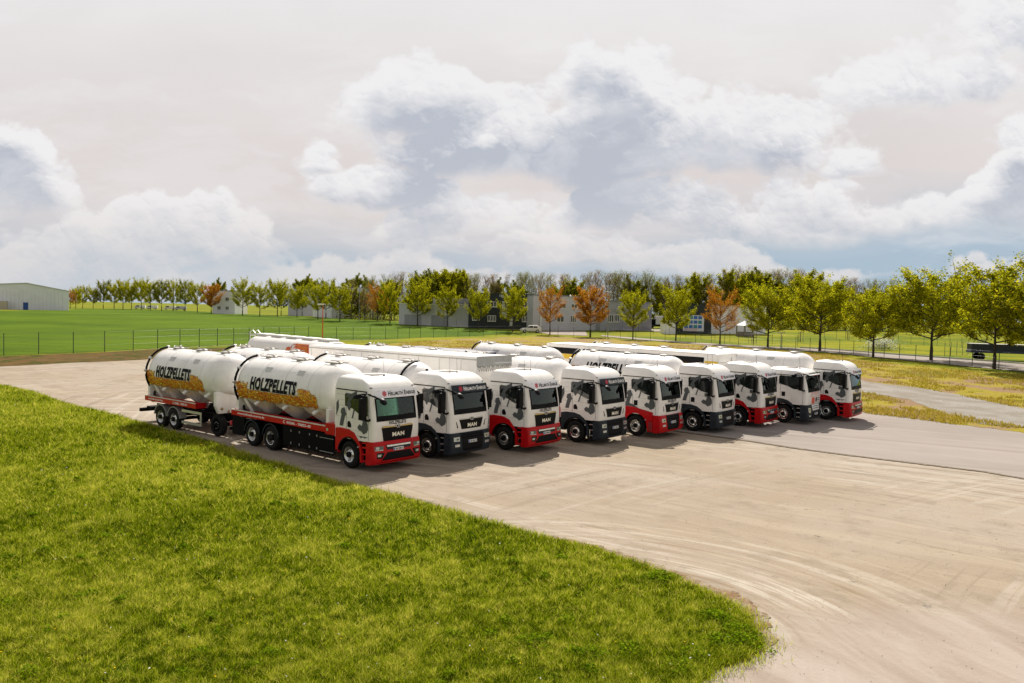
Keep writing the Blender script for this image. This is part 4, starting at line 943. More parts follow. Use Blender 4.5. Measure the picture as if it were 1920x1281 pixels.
    if text:
        for sg in (-1, 1):
            def cyl(x, z, d=.006):
                zz = max(-.999, min(.999, (z-zc)/r)); y = math.sqrt(1-zz*zz)*(r+d); return (x, sg*y, zc+(r+d)*zz)
            key = (round(L, 2))
            xa, xb = (x0+.45, x0+L*.86) if L > 7.2 else (x0+.35, x0+L*.81)
            rr = random.Random(77); g = MB(); W = xb-xa; up = .22 if root.name.startswith('tank_truck') and zup else 0.0
            arcy = lambda z: z
            for q in range(820):
                t = rr.random(); x = xa+W*t
                lo = 2.10+.08*t+up; hi = 2.48+up
                if t < .14 or t > .80: hi = 2.78+up-.5*max(0, t-.9)*4
                z = lo+(hi-lo)*rr.random()**1.1
                a = rr.gauss(.2 if t < .5 else -.7, .6); l = rr.uniform(.07, .13); w = rr.uniform(.024, .036)
                ca, sa = math.cos(a), math.sin(a); m = rr.choices([gold, gold2, gold4], [5, 4, 1.6])[0]
                for kx, dd, mm in ((.011, 0, gold3), (0, .0000045, m)):
                    L_, W_ = l+kx, w+kx*.8; th = [(-L_, -W_), (L_, -W_), (L_+W_, 0), (L_, W_), (-L_, W_), (-L_-W_, 0)]
                    g.add([cyl(x+p*ca-s*sa, z+p*sa+s*ca, .003+.0000135*q+dd) for p, s in th], [tuple(range(6))], mm)
            g.build('pellet_picture', tk)
            g = MB(); X0 = xa+W*(.175 if L > 7.2 else .17); X1 = xa+W*(.77 if L > 7.2 else .80); zb = 2.50+up; zh = .62; sh = (lambda u: u) if sg < 0 else (lambda u: 1-u)
            put_text(g, 'HOLZPELLETS', lambda u, v: cyl(X0+(X1-X0)*sh(u)+.02, zb+zh*v, .016), wtrim, .14, .090, (6,))
            put_text(g, 'HOLZPELLETS', lambda u, v: cyl(X0+.02+(X1-X0-.04)*sh(u)+.02, zb+.015+(zh-.03)*v, .020), ink, .14, .060, (6,)); g.build('lettering', tk)
    return tk
def rail(root, x0, x1, txt=True):
    for sg in (-1, 1):
        g = MB(); a, b = sorted((sg*.72, sg*1.25)); z0, z1 = 1.24, 1.50
        g.box(x0, x1, a, b, z0, z0+.04, red); o = sorted((sg*1.215, sg*1.25)); g.box(x0, x1, o[0], o[1], z0+.04, z1, red)
        i = sorted((sg*.72, sg*.75)); g.box(x0, x1, i[0], i[1], z0+.04, z1-.04, red); g.box(x0, x0+.03, a+.003, b-.003, z0+.04, z1-.002, red); g.box(x1-.03, x1, a+.003, b-.003, z0+.04, z1-.002, red)
        rl = g.build('side_rail', root); g = MB(); o = sorted((sg*1.205, sg*1.257)); g.box(x0-.002, x1-.05, o[0], o[1], z1-.035, z1+.012, mat('rail_edge', (.62, .60, .52), .5, var=.2)); g.build('rail_edge', rl)
        if txt:
            g = MB(); L = x1-x0; S = (lambda u: u) if sg < 0 else (lambda u: 1-u)
            base = (lambda p: x0+L*p) if sg < 0 else (lambda p: x1-L*p)
            k = 1 if sg < 0 else -1
            put_text(g, 'www.hellmuth-energie.de', lambda u, v: (base(.07)+k*u*L*.30, sg*1.2525, 1.285+.125*v), wink, bold=.03); g.build('lettering', rl); g = MB()
            put_text(g, '03586 - 70855-40', lambda u, v: (base(.60)+k*u*L*.235, sg*1.2525, 1.29+.115*v), wink, bold=.03)
            put_text(g, 'C', lambda u, v: (base(.565)+k*u*L*.02, sg*1.2525, 1.285+.125*v), wink, bold=.03)
            g.build('lettering', rl)
HEAD = R_(-38.8)
def place(i, s, lat=0.0):
    x, y = WP[i]; th = R_(51.2); return (x-math.sin(th)*s+math.cos(th)*lat, y+math.cos(th)*s+math.sin(th)*lat)
WP = [G(*q) for q in [(654.4, 879.4), (798.8, 859.7), (943.5, 845.3), (1077.5, 830.7), (1190.4, 818.7), (1297, 809.8), (1382, 800), (1466.6, 794), (1547.8, 788.4)]]
def root_at(name, i, s, base, label, cat, group, yaw=0.0):
    """base = wheelbase used for tilting the vehicle with the ground"""
    p = place(i, s, 1.25); q = place(i, s+base, 1.25)
    z0, z1 = float(Zt(*p)), float(Zt(*q)); pitch = math.atan2(z1-z0, base)
    return empty(name, (p[0], p[1], z0+.035), HEAD+yaw, label, cat, group, ry=pitch)

TR = [('R', 'HOLZPELLETS', 'white tank truck with red bumper and HOLZPELLETS on its tank, nearest the lawn', 'silo'),
      ('D', None, 'white truck with dark name board, dark bumper and a red card in its windscreen', 'silo2'),
      ('R', 'HOLZPELLETS', 'white truck with red bumper and two roof aerials before the long box trailer', 'none'),
      ('D', None, 'white truck with dark name board and dark bumper, between two red bumpered trucks', 'plain'),
      ('T', 'HOLZPELLETS', 'white tractor with a full red skirt covering the steps below its door', 'none'),
      ('E', None, 'white truck with dark grey bumper but white name board, lettered tank behind it', 'text'),
      ('R', 'HOLZPELLETS', 'white truck with red bumper left of the truck with a low roof', 'none'),
      ('M', None, 'white truck with a low flat roof, black wheel arch and red sticker on its front', 'none'),
      ('R', 'HOLZPELLETS', 'white truck with red bumper at the right end of the line, beside the dry grass', 'smooth')]
GT = 'trucks parked side by side in a slanting row'
for i, (kd, tx, lb, bd) in enumerate(TR):
    rt = root_at('tank_truck' if bd != 'none' else 'tractor_truck', i, 0, 6.0 if bd != 'none' else 3.6, lb, 'truck', GT, yaw=(-.02 if i == 0 else 0))
    cab(rt, kd, tx, i, 'GR HM '+str(16+i*3))
    L_ = 9.0 if bd != 'none' else 5.0
    g = chassis(rt, -8.7 if bd != 'none' else -5.2, 1.2)
    ax = [-5.4, -6.85] if bd != 'none' else [-3.7]
    for a in [0]+ax: axle(g, a)
    g.box(-2.4, -1.0, .44, 1.05, .45, 1.0, chas); g.tube([(-2.9, -.62, .72), (-1.0, -.62, .72)], .30, greym if bd == 'none' else chas, 14)
    g.build('chassis', rt)
    for sg in (-1, 1):
        wheel(rt, 0, 1.24, sg)
        for q, a in enumerate(ax):
            wheel(rt, a, 1.24, sg, 'front' if (q or bd == 'none') else 'rear', q == 0); arch_rear(rt, a, sg)
    if bd == 'none':
        g = MB(); g.lathe([(0, .45), (.06, .45), (.08, .1)], (-3.6, 0, 1.08), (0, 0, 1), chas, 20); g.box(-4.2, -3.1, -.4, .4, .97, 1.09, chas); g.build('fifth_wheel', rt)
    if bd in ('silo', 'silo2', 'plain', 'text'):
        tk = tank(rt, -1.15, -8.55, 3, bd in ('silo', 'text'), ring=(bd == 'silo2'), zup=(bd == 'text'))
        rail(rt, -8.55, -1.30, True)
        for sg in (-1, 1):
            g = MB(); a, b_ = sorted((sg*1.18, sg*1.22)); g.box(-4.5, -1.0, a, b_, .36, 1.2, chas)
            if i == 0:
                for xx in (-3.9, -3.3, -2.6, -2.1): 
                    for zz in (.5, 1.02): g.box(xx-.03, xx+.03, *sorted((sg*1.22, sg*1.235)), zz-.045, zz+.045, greym)
                g.box(-1.9, -1.0, *sorted((sg*1.22, sg*1.24)), .98, 1.0, greym); g.box(-1.9, -1.0, *sorted((sg*1.22, sg*1.24)), .42, .45, greym)
            g.build('side_skirt', rt); g = MB(); g.box(-8.5, -7.5, a, b_, .36, 1.2, chas); g.build('side_skirt', rt)
        for sg in (-1, 1):
            g = MB(); g.box(-1.52, -.92, *sorted((sg*.78, sg*1.262)), 1.16, 1.62, red); tb = g.build('tool_box', rt, bevel=.02)
            g = MB(); g.lathe([(0, .06), (.004, 0)], (-1.38, sg*1.262, 1.36), (0, sg, 0), mat('round_sticker', (.3, .55, .35), .5), 12); g.build('sticker', tb)
        g = MB(); g.box(-8.78, -8.70, -1.2, 1.2, .5, .62, chas)
        for sg in (-1, 1): g.box(-8.75, -8.6, *sorted((sg*.8, sg*1.2)), .75, .92, redink)
        g.build('rear_bar', rt)
    if bd == 'smooth':
        tank(rt, -1.15, -8.9, 3, False, zc=2.72, r=1.2, hopper=False)
        g = MB(); g.box(-8.8, -1.1, -1.22, 1.22, 1.0, 1.55, white); g.build('body_skirt', rt, bevel=.03)

# ---- trailers
def silo_trailer(i, s, label, text=False, lids=3, group='silo trailers standing behind the trucks', L=7.0):
    rt = root_at('silo_trailer', i, s, 5.6, label, 'trailer', group)
    g = chassis(rt, -L-.2, -.3)
    for a in (-L+3.05, -L+1.75): axle(g, a)
    axle(g, -.7); g.lathe([(0, .5), (.08, .5)], (-.7, 0, .98), (0, 0, 1), chas, 16)
    g.tube([(-1.2, .45, .6), (1.0, 0, .58)], .05, chas, 6); g.tube([(-1.2, -.45, .6), (1.0, 0, .58)], .05, chas, 6); g.tube([(.9, 0, .58), (1.35, 0, .58)], .06, silver, 6)
    g.box(-L-.75, -L-.2, -.7, .7, .62, .80, chas); g.box(-L-.95, -L-.75, -1.0, 1.0, .52, .70, chas); g.build('chassis', rt)
    for sg in (-1, 1):
        for a in (-L+3.05, -L+1.75): wheel(rt, a, 1.24, sg); arch_rear(rt, a, sg, greym)
        wheel(rt, -.7, .86, sg, chrome=chas)  # front wheel rim coloured black to stand for the shade under the trailer
        g = MB()   # under-run guard frame
        y = sorted((sg*1.19, sg*1.23))
        g.box(-L+3.8, -L+5.6, *y, .98, 1.10, silver); g.box(-L+3.8, -L+5.6, *y, .42, .54, silver); g.box(-L+5.48, -L+5.6, y[0]+.002, y[1]-.002, .54, .98, silver); g.build('side_guard', rt)
    tank(rt, 0, -L, lids, text, zc=2.68)
    rail(rt, -L+.15, -L+5.15, text or i == 0); return rt
silo_trailer(0, 9.5, 'silo trailer with HOLZPELLETS on its tank, standing free at the left end of the row', True)
silo_trailer(1, 9.7, 'plain white silo trailer half hidden behind the leftmost lettered trailer')
silo_trailer(3, 9.7, 'plain white silo trailer behind the long white box trailer, low in view')
silo_trailer(5, 9.7, 'plain white silo trailer right of the dark blue trailer')
silo_trailer(7, 7.4, 'plain white silo trailer near the gravel verge, behind the lettered tank')
def box_trailer(i, s, L, zt, label, kind):
    rt = root_at('box_trailer', i, s, L*.7, label, 'trailer', 'box trailers behind the trucks')
    g = chassis(rt, -L, -.1, .7, 1.12)
    for k in range(3): axle(g, -L+1.5+1.35*k)
    g.build('chassis', rt)
    for sg in (-1, 1):
        for k in range(3): wheel(rt, -L+1.5+1.35*k, 1.24, sg)
    body = {'white': white, 'stripe': white, 'navy': navy}[kind]
    g = MB(); g.box(-L, 0, -1.26, 1.26, 1.18, zt, body); bd = g.build('box_body', rt, bevel=.03)
    if kind == 'white':
        g = MB(); g.box(-L, .012, -1.285, -1.262, zt-.16, zt-.12, lid_m); g.build('roof_edge', bd)
        g = MB(); n = 15; z1 = zt+.02   # grey tarp header with a laced lower edge
        top = [(-1.27, z1), (1.27, z1)]; low = []
        for k in range(n+1):
            y = 1.27-2.54*k/n; low.append((y, zt-.42-(.0 if k % 2 else .10)))
        g.prism(top+low, lambda a, b, t: (t, a, b), .012, .05, tarpg)
        for k in range(n):
            y = -1.2+2.4*k/n; g.tube([(.06, y, zt-.44), (.06, y+.08, zt-.70), (.06, y+.16, zt-.44)], .012, lid_m, 4)
        g.build('tarp', bd)
        g = MB()
        g.tube([(.12, -.3, zt-.60), (.30, -.3, zt-.30), (.30, .9, zt-.30), (.12, .9, zt-.60)], .02, lgrey, 5); g.tube([(.12, -.4, zt-1.05), (.3, -.4, zt-1.05), (.3, 1.0, zt-1.05), (.12, 1.0, zt-1.05)], .02, lgrey, 5)
        g.box(.05, .10, -1.2, 1.2, zt-1.5, zt-1.46, lid_m); g.tube([(.08, .3, zt-1.05), (.08, .3, 1.3)], .03, lid_m, 5)
        g.build('front_frame', bd)
        g = MB()
        for k in range(9): g.box(-1.0-k*1.42, -.97-k*1.42, -1.268, -1.26, 1.25, zt-.2, lgrey)
        g.build('side_seam', bd)
    if kind == 'stripe':
        g = MB(); g.box(-L+.3, -.9, -1.275, -1.264, zt-.62, zt-.22, black); g.box(-L, -.02, -1.278, -1.2645, zt-.95, zt-.63, yellow); g.box(-.85, -.02, -1.275, -1.264, zt-.62, zt-.42, yellow); g.build('side_stripe', bd)
        g = MB(); g.box(0.002, .02, -1.2, 1.2, zt-.5, zt-.47, lgrey); g.tube([(.05, .5, zt-.2), (.05, .5, 1.3)], .02, lgrey, 5); g.box(-L+.2, -.2, -1.28, 1.28, zt+.002, zt+.03, wtrim); g.build('front_rail', bd)
    if kind == 'navy':
        g = MB(); g.box(-L, 0, -1.275, -1.262, zt-.02, zt+.06, wtrim); g.box(-L*.45, -.4, -1.275, -1.264, zt-.34, zt-.22, wtrim); g.box(-L, 0, -1.28, -1.264, zt-1.4, zt-.62, orange); g.build('side_stripe', bd)
    return rt
box_trailer(2, 1.7, 12.6, 4.12, 'long white box trailer with grey laced tarp on its front', 'white')
box_trailer(6, 1.3, 12.4, 4.0, 'white box trailer with black and yellow side stripes', 'stripe')
box_trailer(4, 11.6, 6.8, 3.62, 'dark blue trailer with orange lower side behind the silo trailers', 'navy')
# tanker with five dome lids and an orange picture
rt = root_at('tanker_trailer', 3, 19.4, 6, 'white tanker with five dome lids and an orange picture on its flank', 'trailer', None)
g = chassis(rt, -9, 0, .7, 1.1)
for k in range(3): axle(g, -8.2+1.35*k)
g.build('chassis', rt)
for sg in (-1, 1):
    for k in range(3): wheel(rt, -8.2+1.35*k, 1.24, sg)
zc = 2.85; g = MB(); prof = [(0, .0), (.02, .8), (.12, 1.05), (.3, 1.18), (.5, 1.22), (4.5, 1.22), (8.5, 1.22), (8.75, 1.15), (8.9, .9), (8.95, 0)]
n = 48; vs = []
for t, q in prof:
    for j in range(n):
        a = 2*math.pi*j/n; c, s = math.cos(a), math.sin(a)
        vs.append((-9+t, q*1.03*abs(s)**.75*(1 if s > 0 else -1), zc+q*.86*abs(c)**.8*(1 if c > 0 else -1)))
g.add(vs, [(i*n+j, i*n+(j+1) % n, (i+1)*n+(j+1) % n, (i+1)*n+j) for i in range(len(prof)-1) for j in range(n)], tankw)
tk = g.build('tank', rt, 40)
for k in range(5):
    g = MB(); xx = -8.2+1.75*k; g.box(xx-.62, xx+.62, -.42, .42, zc+1.04, zc+1.20, wtrim); g.build('dome_lid', tk, bevel=.05)
g = MB()
for yy in (-.6, -.2): g.tube([(-9.25, yy, 1.4), (-9.25, yy, zc+1.3), (-8.9, yy, zc+1.4), (-8.6, yy, zc+1.2)], .03, tankw, 6)
for k in range(7): g.tube([(-9.25, -.6, 1.6+k*.38), (-9.25, -.2, 1.6+k*.38)], .02, tankw, 5)
g.tube([(-9.2, -.9, zc+1.15), (-.8, -.9, zc+1.15)], .025, lgrey, 5); g.build('ladder', tk)
g = MB(); rr = random.Random(3)
def ell(x, z): q = max(-.98, min(.98, (z-zc)/(1.22*.86))); c = math.copysign(abs(q)**(1/.8), q); return (x, -(1.22*1.03*max(0, 1-c*c)**(.375)+.02), z)
for k in range(46):
    cx = -2.0+rr.gauss(0, .45)+ -.2; cz = zc+.40+rr.gauss(0, .20); ra = rr.uniform(.12, .32)
    g.add([ell(cx+ra*1.5*math.cos(a), min(cz+ra*math.sin(a), zc+.8)) for a in [j*math.pi/4 for j in range(8)]], [tuple(range(8))], rr.choice([orange, gold2, orange]))
    for q_ in range(8): g.v[-1-q_] = (g.v[-1-q_][0], g.v[-1-q_][1]-.0006*k, g.v[-1-q_][2])
g.build('side_picture', tk)
g = MB()
for k in range(14): a = -.9+k*.13; g.box(-.05, -.03, a*.9-.03, a*.9+.03, zc+.75-.3*a*a, zc+.82-.3*a*a, redink)
g.build('front_marking', tk)

# ------------------------------------------------------------------ trees
def leaf_mesh(name, P, size, m, rs, tilt=.4):
    V, f = leafquads(P, size, rs, tilt); return mesh_np(name, V, f, np.repeat(rs.rand(len(P)), 4), m)
def limb_tree(seed, H=10.0, W=7.6, trunk_h=2.5, density=1.0, lm=None, lsize=.11, nlimb=18, clear=False):
    """returns (trunk mesh, crown mesh) with a trunk, rising limbs and leaf clumps along their twigs"""
    rr = random.Random(seed); g = MB(); pts = []
    top = H*.93
    g.tube([(0, 0, -.3), (.02, 0, trunk_h*.5), (0, .03, trunk_h), (rr.uniform(-.15, .15), rr.uniform(-.15, .15), H*.55), (rr.uniform(-.3, .3), rr.uniform(-.3, .3), top)], H*.021, bark, 9, H*.004)
    for k in range(nlimb):
        t = (k+.5)/nlimb; z0 = trunk_h*.85+(H*.74-trunk_h)*t; a = k*2.4+rr.uniform(-.4, .4)
        zr = (z0-trunk_h*.9)/(H-trunk_h*.9)
        spread = W/2*(math.sin(math.pi*min(1, .34+zr*.80))**.7)*rr.uniform(.80, 1.08)
        rise = H*(.13+.24*min(1, zr*2.2))*(1-zr*.3)*rr.uniform(.7, 1.1)
        end = Vector((math.cos(a)*spread, math.sin(a)*spread, min(z0+rise, H*.98)))
        mid = Vector((math.cos(a)*spread*.5, math.sin(a)*spread*.5, z0+rise*.38))
        g.tube([(0, 0, z0), mid, end], H*.0085*(1-.5*t), bark, 5, H*.002)
        for j in range(12):
            u = .25+.75*(j+rr.random())/12; base = Vector((0, 0, z0)).lerp(mid, u*2) if u < .5 else mid.lerp(end, u*2-1)
            b = a+rr.uniform(-1.5, 1.5); l = rr.uniform(.4, 1.35)*W/8
            tip = base+Vector((math.cos(b)*l*.8, math.sin(b)*l*.8, rr.uniform(.1, 1.5)*l))
            g.tube([base, tip], H*.003, bark, 3, H*.001, False); pts += [base.lerp(tip, .55), tip, base.lerp(tip, 1.2)+Vector((0, 0, .15))]
        pts += [end, end+Vector((0, 0, .35)), mid.lerp(end, .7)]
    pts += [Vector((rr.uniform(-.5, .5), rr.uniform(-.5, .5), H*rr.uniform(.74, .98))) for _ in range(16)]
    rs = np.random.RandomState(seed); P = []
    for p in pts:
        n = int(rs.randint(12, 34)*density); s = rs.uniform(.12, .27)*W/7
        P.append(np.array(p)+rs.randn(n, 3)*[s, s, s*.8])
    P = np.concatenate(P); P = P[P[:, 2] > trunk_h*.72]
    me = leaf_mesh('crown', P, lsize, lm or lf_green, rs); gm = g
    return gm, me
def finish(gm):
    o = gm.build('trunk', None, 40); me = o.data; bpy.data.objects.remove(o); return me
def make_tree(protos, loc, rz, sx, sz, label, cat, group, name):
    e = empty(name, loc, rz, label, cat, group); e.scale = (sx, sx, sz)
    for nm, me in zip(('trunk', 'crown'), protos):
        if me is None: continue
        o = bpy.data.objects.new(nm, me); col.objects.link(o); o.parent = e
    return e
def proto(*a, **k):
    g, me = limb_tree(*a, **k); return (finish(g), me)
PG = [proto(s, lm=lf_green, density=1.0) for s in (11, 12, 13, 14)]
PG2 = [proto(s, lm=lf_dark, density=1.0) for s in (15, 16)]
PO = [proto(21, lm=lf_orange, density=.62, lsize=.10), proto(22, lm=lf_orange, density=1.1, lsize=.11)]
PN = [proto(s, lm=lf_green, density=1.0, lsize=.115, nlimb=22, W=8.2) for s in (31, 32, 33)]
PB0 = proto(24, lm=lf_bud, density=.12)
alley = [  # base x, base y, top y, kind, label
    (131.7, 579, 545, 'o', 'small orange tinged tree touching the right end of the grey hangar'),
    (142, 579, 541, 'g', 'yellow green tree second from the grey hangar'), (155, 578.5, 537, 'g', 'yellow green tree third from the grey hangar'),
    (174.6, 578.7, 540, 'g', 'thin crowned tree standing alone right of the hangar trees'), (193.7, 579, 529, 'd', 'darker green tree, tallest near the hangar'),
    (214, 579.5, 534, 'g', 'bushy tree right of the tallest tree near the hangar'), (230.6, 580, 527, 'g', 'narrow roadside tree in front of the far white vans'),
    (246.7, 580.5, 530, 'g', 'roadside tree fourth left of the first orange maple group'), (264.8, 581, 525, 'g', 'tall roadside tree with a pointed top in the far left row'),
    (282, 582, 528, 'g', 'roadside tree in front of the far parked white vehicles'), (303, 582.5, 529, 'd', 'darker roadside tree in the middle of the far left row'),
    (325, 583, 528, 'g', 'roadside tree left of the thin bare looking one'), (347, 584, 529, 'd', 'thin roadside tree with its limbs showing'),
    (370, 586, 531, 'g', 'roadside tree directly left of the orange tree by the white office'), (396, 588.5, 535, 'O', 'orange tree in front of the white office building'),
    (454.8, 592, 526, 'g', 'large yellow green tree right of the white office building'), (487, 593, 534, 'g', 'roadside tree second right of the white office building'),
    (520, 594, 526, 'g', 'tall roadside tree third right of the white office building'), (527, 591.5, 535, 'd', 'roadside tree behind the tall one in the double row'),
    (556.8, 596, 537.6, 'g', 'roadside tree left of the red lamp post, in the front row'), (566.5, 593, 538, 'd', 'roadside tree in the back row left of the red lamp post'),
    (596, 599, 533, 'g', 'roadside tree just left of the red lamp post'), (611, 597, 528, 'd', 'tall roadside tree just right of the red lamp post'),
    (637, 602, 534, 'g', 'roadside tree in front of the big pale hall'), (684, 604, 547, 'b', 'young leafless tree beside the grey lamp pole'),
    (707.7, 602, 535, 'o', 'sparse orange tree right of the leafless one'), (731, 607, 531, 'g', 'yellow green tree left of the low grey shed'),
    (782.7, 611, 526, 'g', 'tall yellow green tree in front of the left end of the low grey shed'), (838.5, 614, 539, 'g', 'yellow green tree in front of the middle of the low grey shed'),
    (897, 619, 544, 'g', 'round yellow green tree in front of the left end of the black building'), (961.5, 622, 540, 'g', 'yellow green tree in front of the right end of the black building'),
    (1031, 627.5, 541, 'o', 'sparse orange tree behind the white car'), (1107, 631.7, 540, 'O', 'dense orange tree in front of the grey building'),
    (1186.5, 637, 547, 'g', 'yellow green tree in front of the silver van'), (1267, 640, 543, 'g', 'yellow green tree left of the picture board'),
    (1349.6, 646, 544, 'o', 'orange tree right of the picture board'), (1439.6, 651.5, 539, 'N', 'broad tree right of the garden pavilion'),
    (1537, 659, 528, 'N', 'broad tree second right of the garden pavilion'), (1637, 670.5, 546, 'N', 'broad low tree beside the white flowering bush'),
    (1745.6, 676, 508, 'N', 'tall tree by the road, second from the right edge'), (1863.7, 692.5, 506, 'N', 'large tree with a leaning limb by the road near the right edge'),
    (1955, 704, 502, 'N', 'large tree cut off by the right edge of the view')]
for k, (bx_, by_, ty_, kd, lb) in enumerate(alley):
    x, y = G(bx_, by_); z = float(Zt(x, y)); rr = random.Random(k*7+1)
    Hh = ray(bx_, ty_, y).z-z
    pr = {'g': PG[k % 4], 'd': PG2[k % 2], 'o': PO[0], 'O': PO[1], 'N': PN[k % 3], 'b': PB0}[kd]
    wd = {'g': .80, 'd': .8, 'o': .85, 'O': .95, 'N': 1.08, 'b': .6}[kd]
    make_tree(pr, (x, y, z-.05), rr.uniform(0, 6.28), Hh/10*wd*rr.uniform(.92, 1.08), Hh/9.9, lb, 'tree', 'trees along the roads', 'roadside_tree')

def bare_mesh(seed, H=14.0, W=6.0, buds=200):
    rr = random.Random(seed); g = MB(); pts = []
    g.tube([(0, 0, -.5), (0, 0, H*.3), (rr.uniform(-.3, .3), 0, H*.6), (rr.uniform(-.5, .5), 0, H*.97)], .20, twig, 5, .03)
    for k in range(20):
        z0 = H*(.18+.68*k/20); a = k*2.4; l = W*.5*rr.uniform(.6, 1.0)*(1.15-k/26); e = Vector((math.cos(a)*l, math.sin(a)*l, min(z0+H*.26*rr.uniform(.7, 1.2), H)))
        b0 = Vector((0, 0, z0)); g.tube([b0, b0.lerp(e, .5)+Vector((0, 0, -.2)), e], .055, twig, 3, .015, False)
        for j in range(7):
            p = b0.lerp(e, .25+.75*rr.random()); b = rr.uniform(0, 6.28); l2 = rr.uniform(.5, 1.3); q = p+Vector((math.cos(b)*l2*.7, math.sin(b)*l2*.7, l2))
            g.tube([p, q], .018, twig, 3, .008, False)
            for i in range(3):
                p2 = p.lerp(q, rr.random()); b = rr.uniform(0, 6.28); l3 = rr.uniform(.3, .7); q2 = p2+Vector((math.cos(b)*l3*.6, math.sin(b)*l3*.6, l3)); g.tube([p2, q2], .011, twig, 3, .006, False); pts.append(q2)
    rs = np.random.RandomState(seed); P = np.array([tuple(p) for p in pts]); P = P[rs.randint(0, len(P), buds)]+rs.randn(buds, 3)*.22
    return finish(g), leaf_mesh('buds', P, .10, [lf_bud, lf_dark, lf_bud][seed % 3], rs)
BT = [bare_mesh(51, buds=500), bare_mesh(52, buds=1500, W=7), bare_mesh(54, W=6, buds=900), bare_mesh(55, W=7.5, buds=1300)]
FT = [proto(61, H=13, W=9, lm=lf_dark, density=2.2, lsize=.17, trunk_h=1.5), proto(62, H=13, W=9, lm=lf_green, density=1.8, lsize=.17, trunk_h=1.5)]
def top_y(px):   # skyline of the wood in the photograph
    return interp(px, [(640, 545), (665, 524), (700, 521), (760, 512), (790, 520), (830, 512), (880, 520), (900, 513), (945, 512), (1000, 514), (1060, 516), (1100, 510), (1200, 512), (1250, 520), (1300, 518), (1340, 512), (1380, 506), (1420, 506), (1470, 508), (1520, 515), (1560, 522), (1620, 530), (1680, 528), (1760, 540), (1900, 540)])
rr = random.Random(8)
px = 652
while px < 1900:
    for row in range(2):
        D = 238+row*16+rr.uniform(-4, 4); X = px+rr.uniform(-7, 7)+row*9
        P = ray(X, top_y(X)+rr.uniform(-2, 9), D); x, y = P.x, P.y; z = float(Zt(x, y)); Hh = P.z-z
        foli = (790 < X < 865) or rr.random() < (.26 if X < 1250 else .30 if X < 1400 else .45)
        seg = 'above the low grey shed' if X < 870 else 'above the black building' if X < 1000 else 'above the grey building' if X < 1225 else 'above the picture board' if X < 1400 else 'behind the broad trees on the right'
        if foli:
            if row == 0 or 790 < X < 865:
                if 790 < X < 865: Hh *= 1.0
                else: Hh *= rr.uniform(.72, .95)
                make_tree(FT[rr.randrange(2)], (x, y, z), rr.uniform(0, 6), Hh/13*.95, Hh/12.8, 'green leafed tree of the wood '+seg, 'tree', 'leafy trees of the wood '+seg, 'leafy_tree')
        else:
            make_tree(BT[rr.randrange(4)], (x, y, z), rr.uniform(0, 6), Hh/14*rr.uniform(.9, 1.3), Hh/14, 'bare thin twigged tree of the wood '+seg, 'tree', 'bare trees of the wood '+seg, 'bare_tree')
    px += 13.5
# undergrowth of the wood, one hedge like mass
rs = np.random.RandomState(71)
P = []
for k in range(420):
    X = 650+1260*rs.rand(); D = 226+rs.rand()*30; q = ray(X, 575, D); hh = rs.uniform(1.5, 6); n = 40
    P.append(np.stack([q.x+rs.randn(n)*1.6, q.y+rs.randn(n)*1.5, float(Zt(q.x, q.y))+hh*rs.rand(n)], 1))
me = leaf_mesh('undergrowth', np.concatenate(P), .26, lf_dark, rs); o = bpy.data.objects.new('undergrowth', me); col.objects.link(o)
o['kind'] = 'stuff'; o['label'] = 'low green undergrowth at the foot of the wood'; o['category'] = 'undergrowth'
for X, Y, T, lb in ((410, 585, 530, 'rounded green tree behind the white office building'), (568, 590, 524, 'dark rounded tree crown above the roof left of the big hall'), (585, 590, 529, 'lower green tree crown above the hall roof'), (662, 592, 523, 'pale green tree right above the big pale hall'), (690, 592, 526, 'green bushy tree behind the sparse orange tree'), (770, 592, 560, 'small shrubby tree over the shed roof')):
    q = ray(X, T, 310); z = float(Zt(q.x, q.y)); Hh = q.z-z
    make_tree(FT[int(X) % 2], (q.x, q.y, z), X, Hh/13*.9, Hh/12.8, lb, 'tree', None, 'leafy_tree')

# ------------------------------------------------------------------ buildings
wallg = mat('wall_light_grey', (.56, .56, .60), .8, var=.06, scale=.3); wallw = mat('wall_white', (.84, .84, .90), .7, var=.06, scale=.3); wallb = mat('wall_anthracite', (.018, .024, .028), .6, var=.2, scale=.4)
wallm = mat('wall_mid_grey', (.34, .345, .38), .8, var=.08, scale=.3); roofg = mat('roof_sheet_grey', (.22, .225, .24), .6, var=.15, scale=.4); wing = mat('window_pane', (.04, .05, .055), .12, spec=.8)
hang = mat('hangar_sheet', (.80, .80, .84), .6, var=.05, scale=.4); bdoor = mat('door_blue', (.02, .08, .30), .5); wdark = mat('weathered_timber', (.20, .17, .14), .9, var=.2)
class Wall:
    """vertical facade between two ground points; a in metres along it, b above base"""
    def __init__(s, A, B, zb):
        s.A = Vector((A[0], A[1], zb)); d = Vector((B[0]-A[0], B[1]-A[1], 0)); s.L = d.length; s.d = d.normalized(); s.n = Vector((s.d.y, -s.d.x, 0))
        if s.n.y > 0: s.n = -s.n
    def p(s, a, b, t=0): return s.A+s.d*a+Vector((0, 0, b))+s.n*t
    def rect(s, mb, a0, a1, b0, b1, t0, t1, m): mb.prism([(a0, b0), (a1, b0), (a1, b1), (a0, b1)], lambda a, b, t: tuple(s.p(a, b, t)), t0, t1, m)
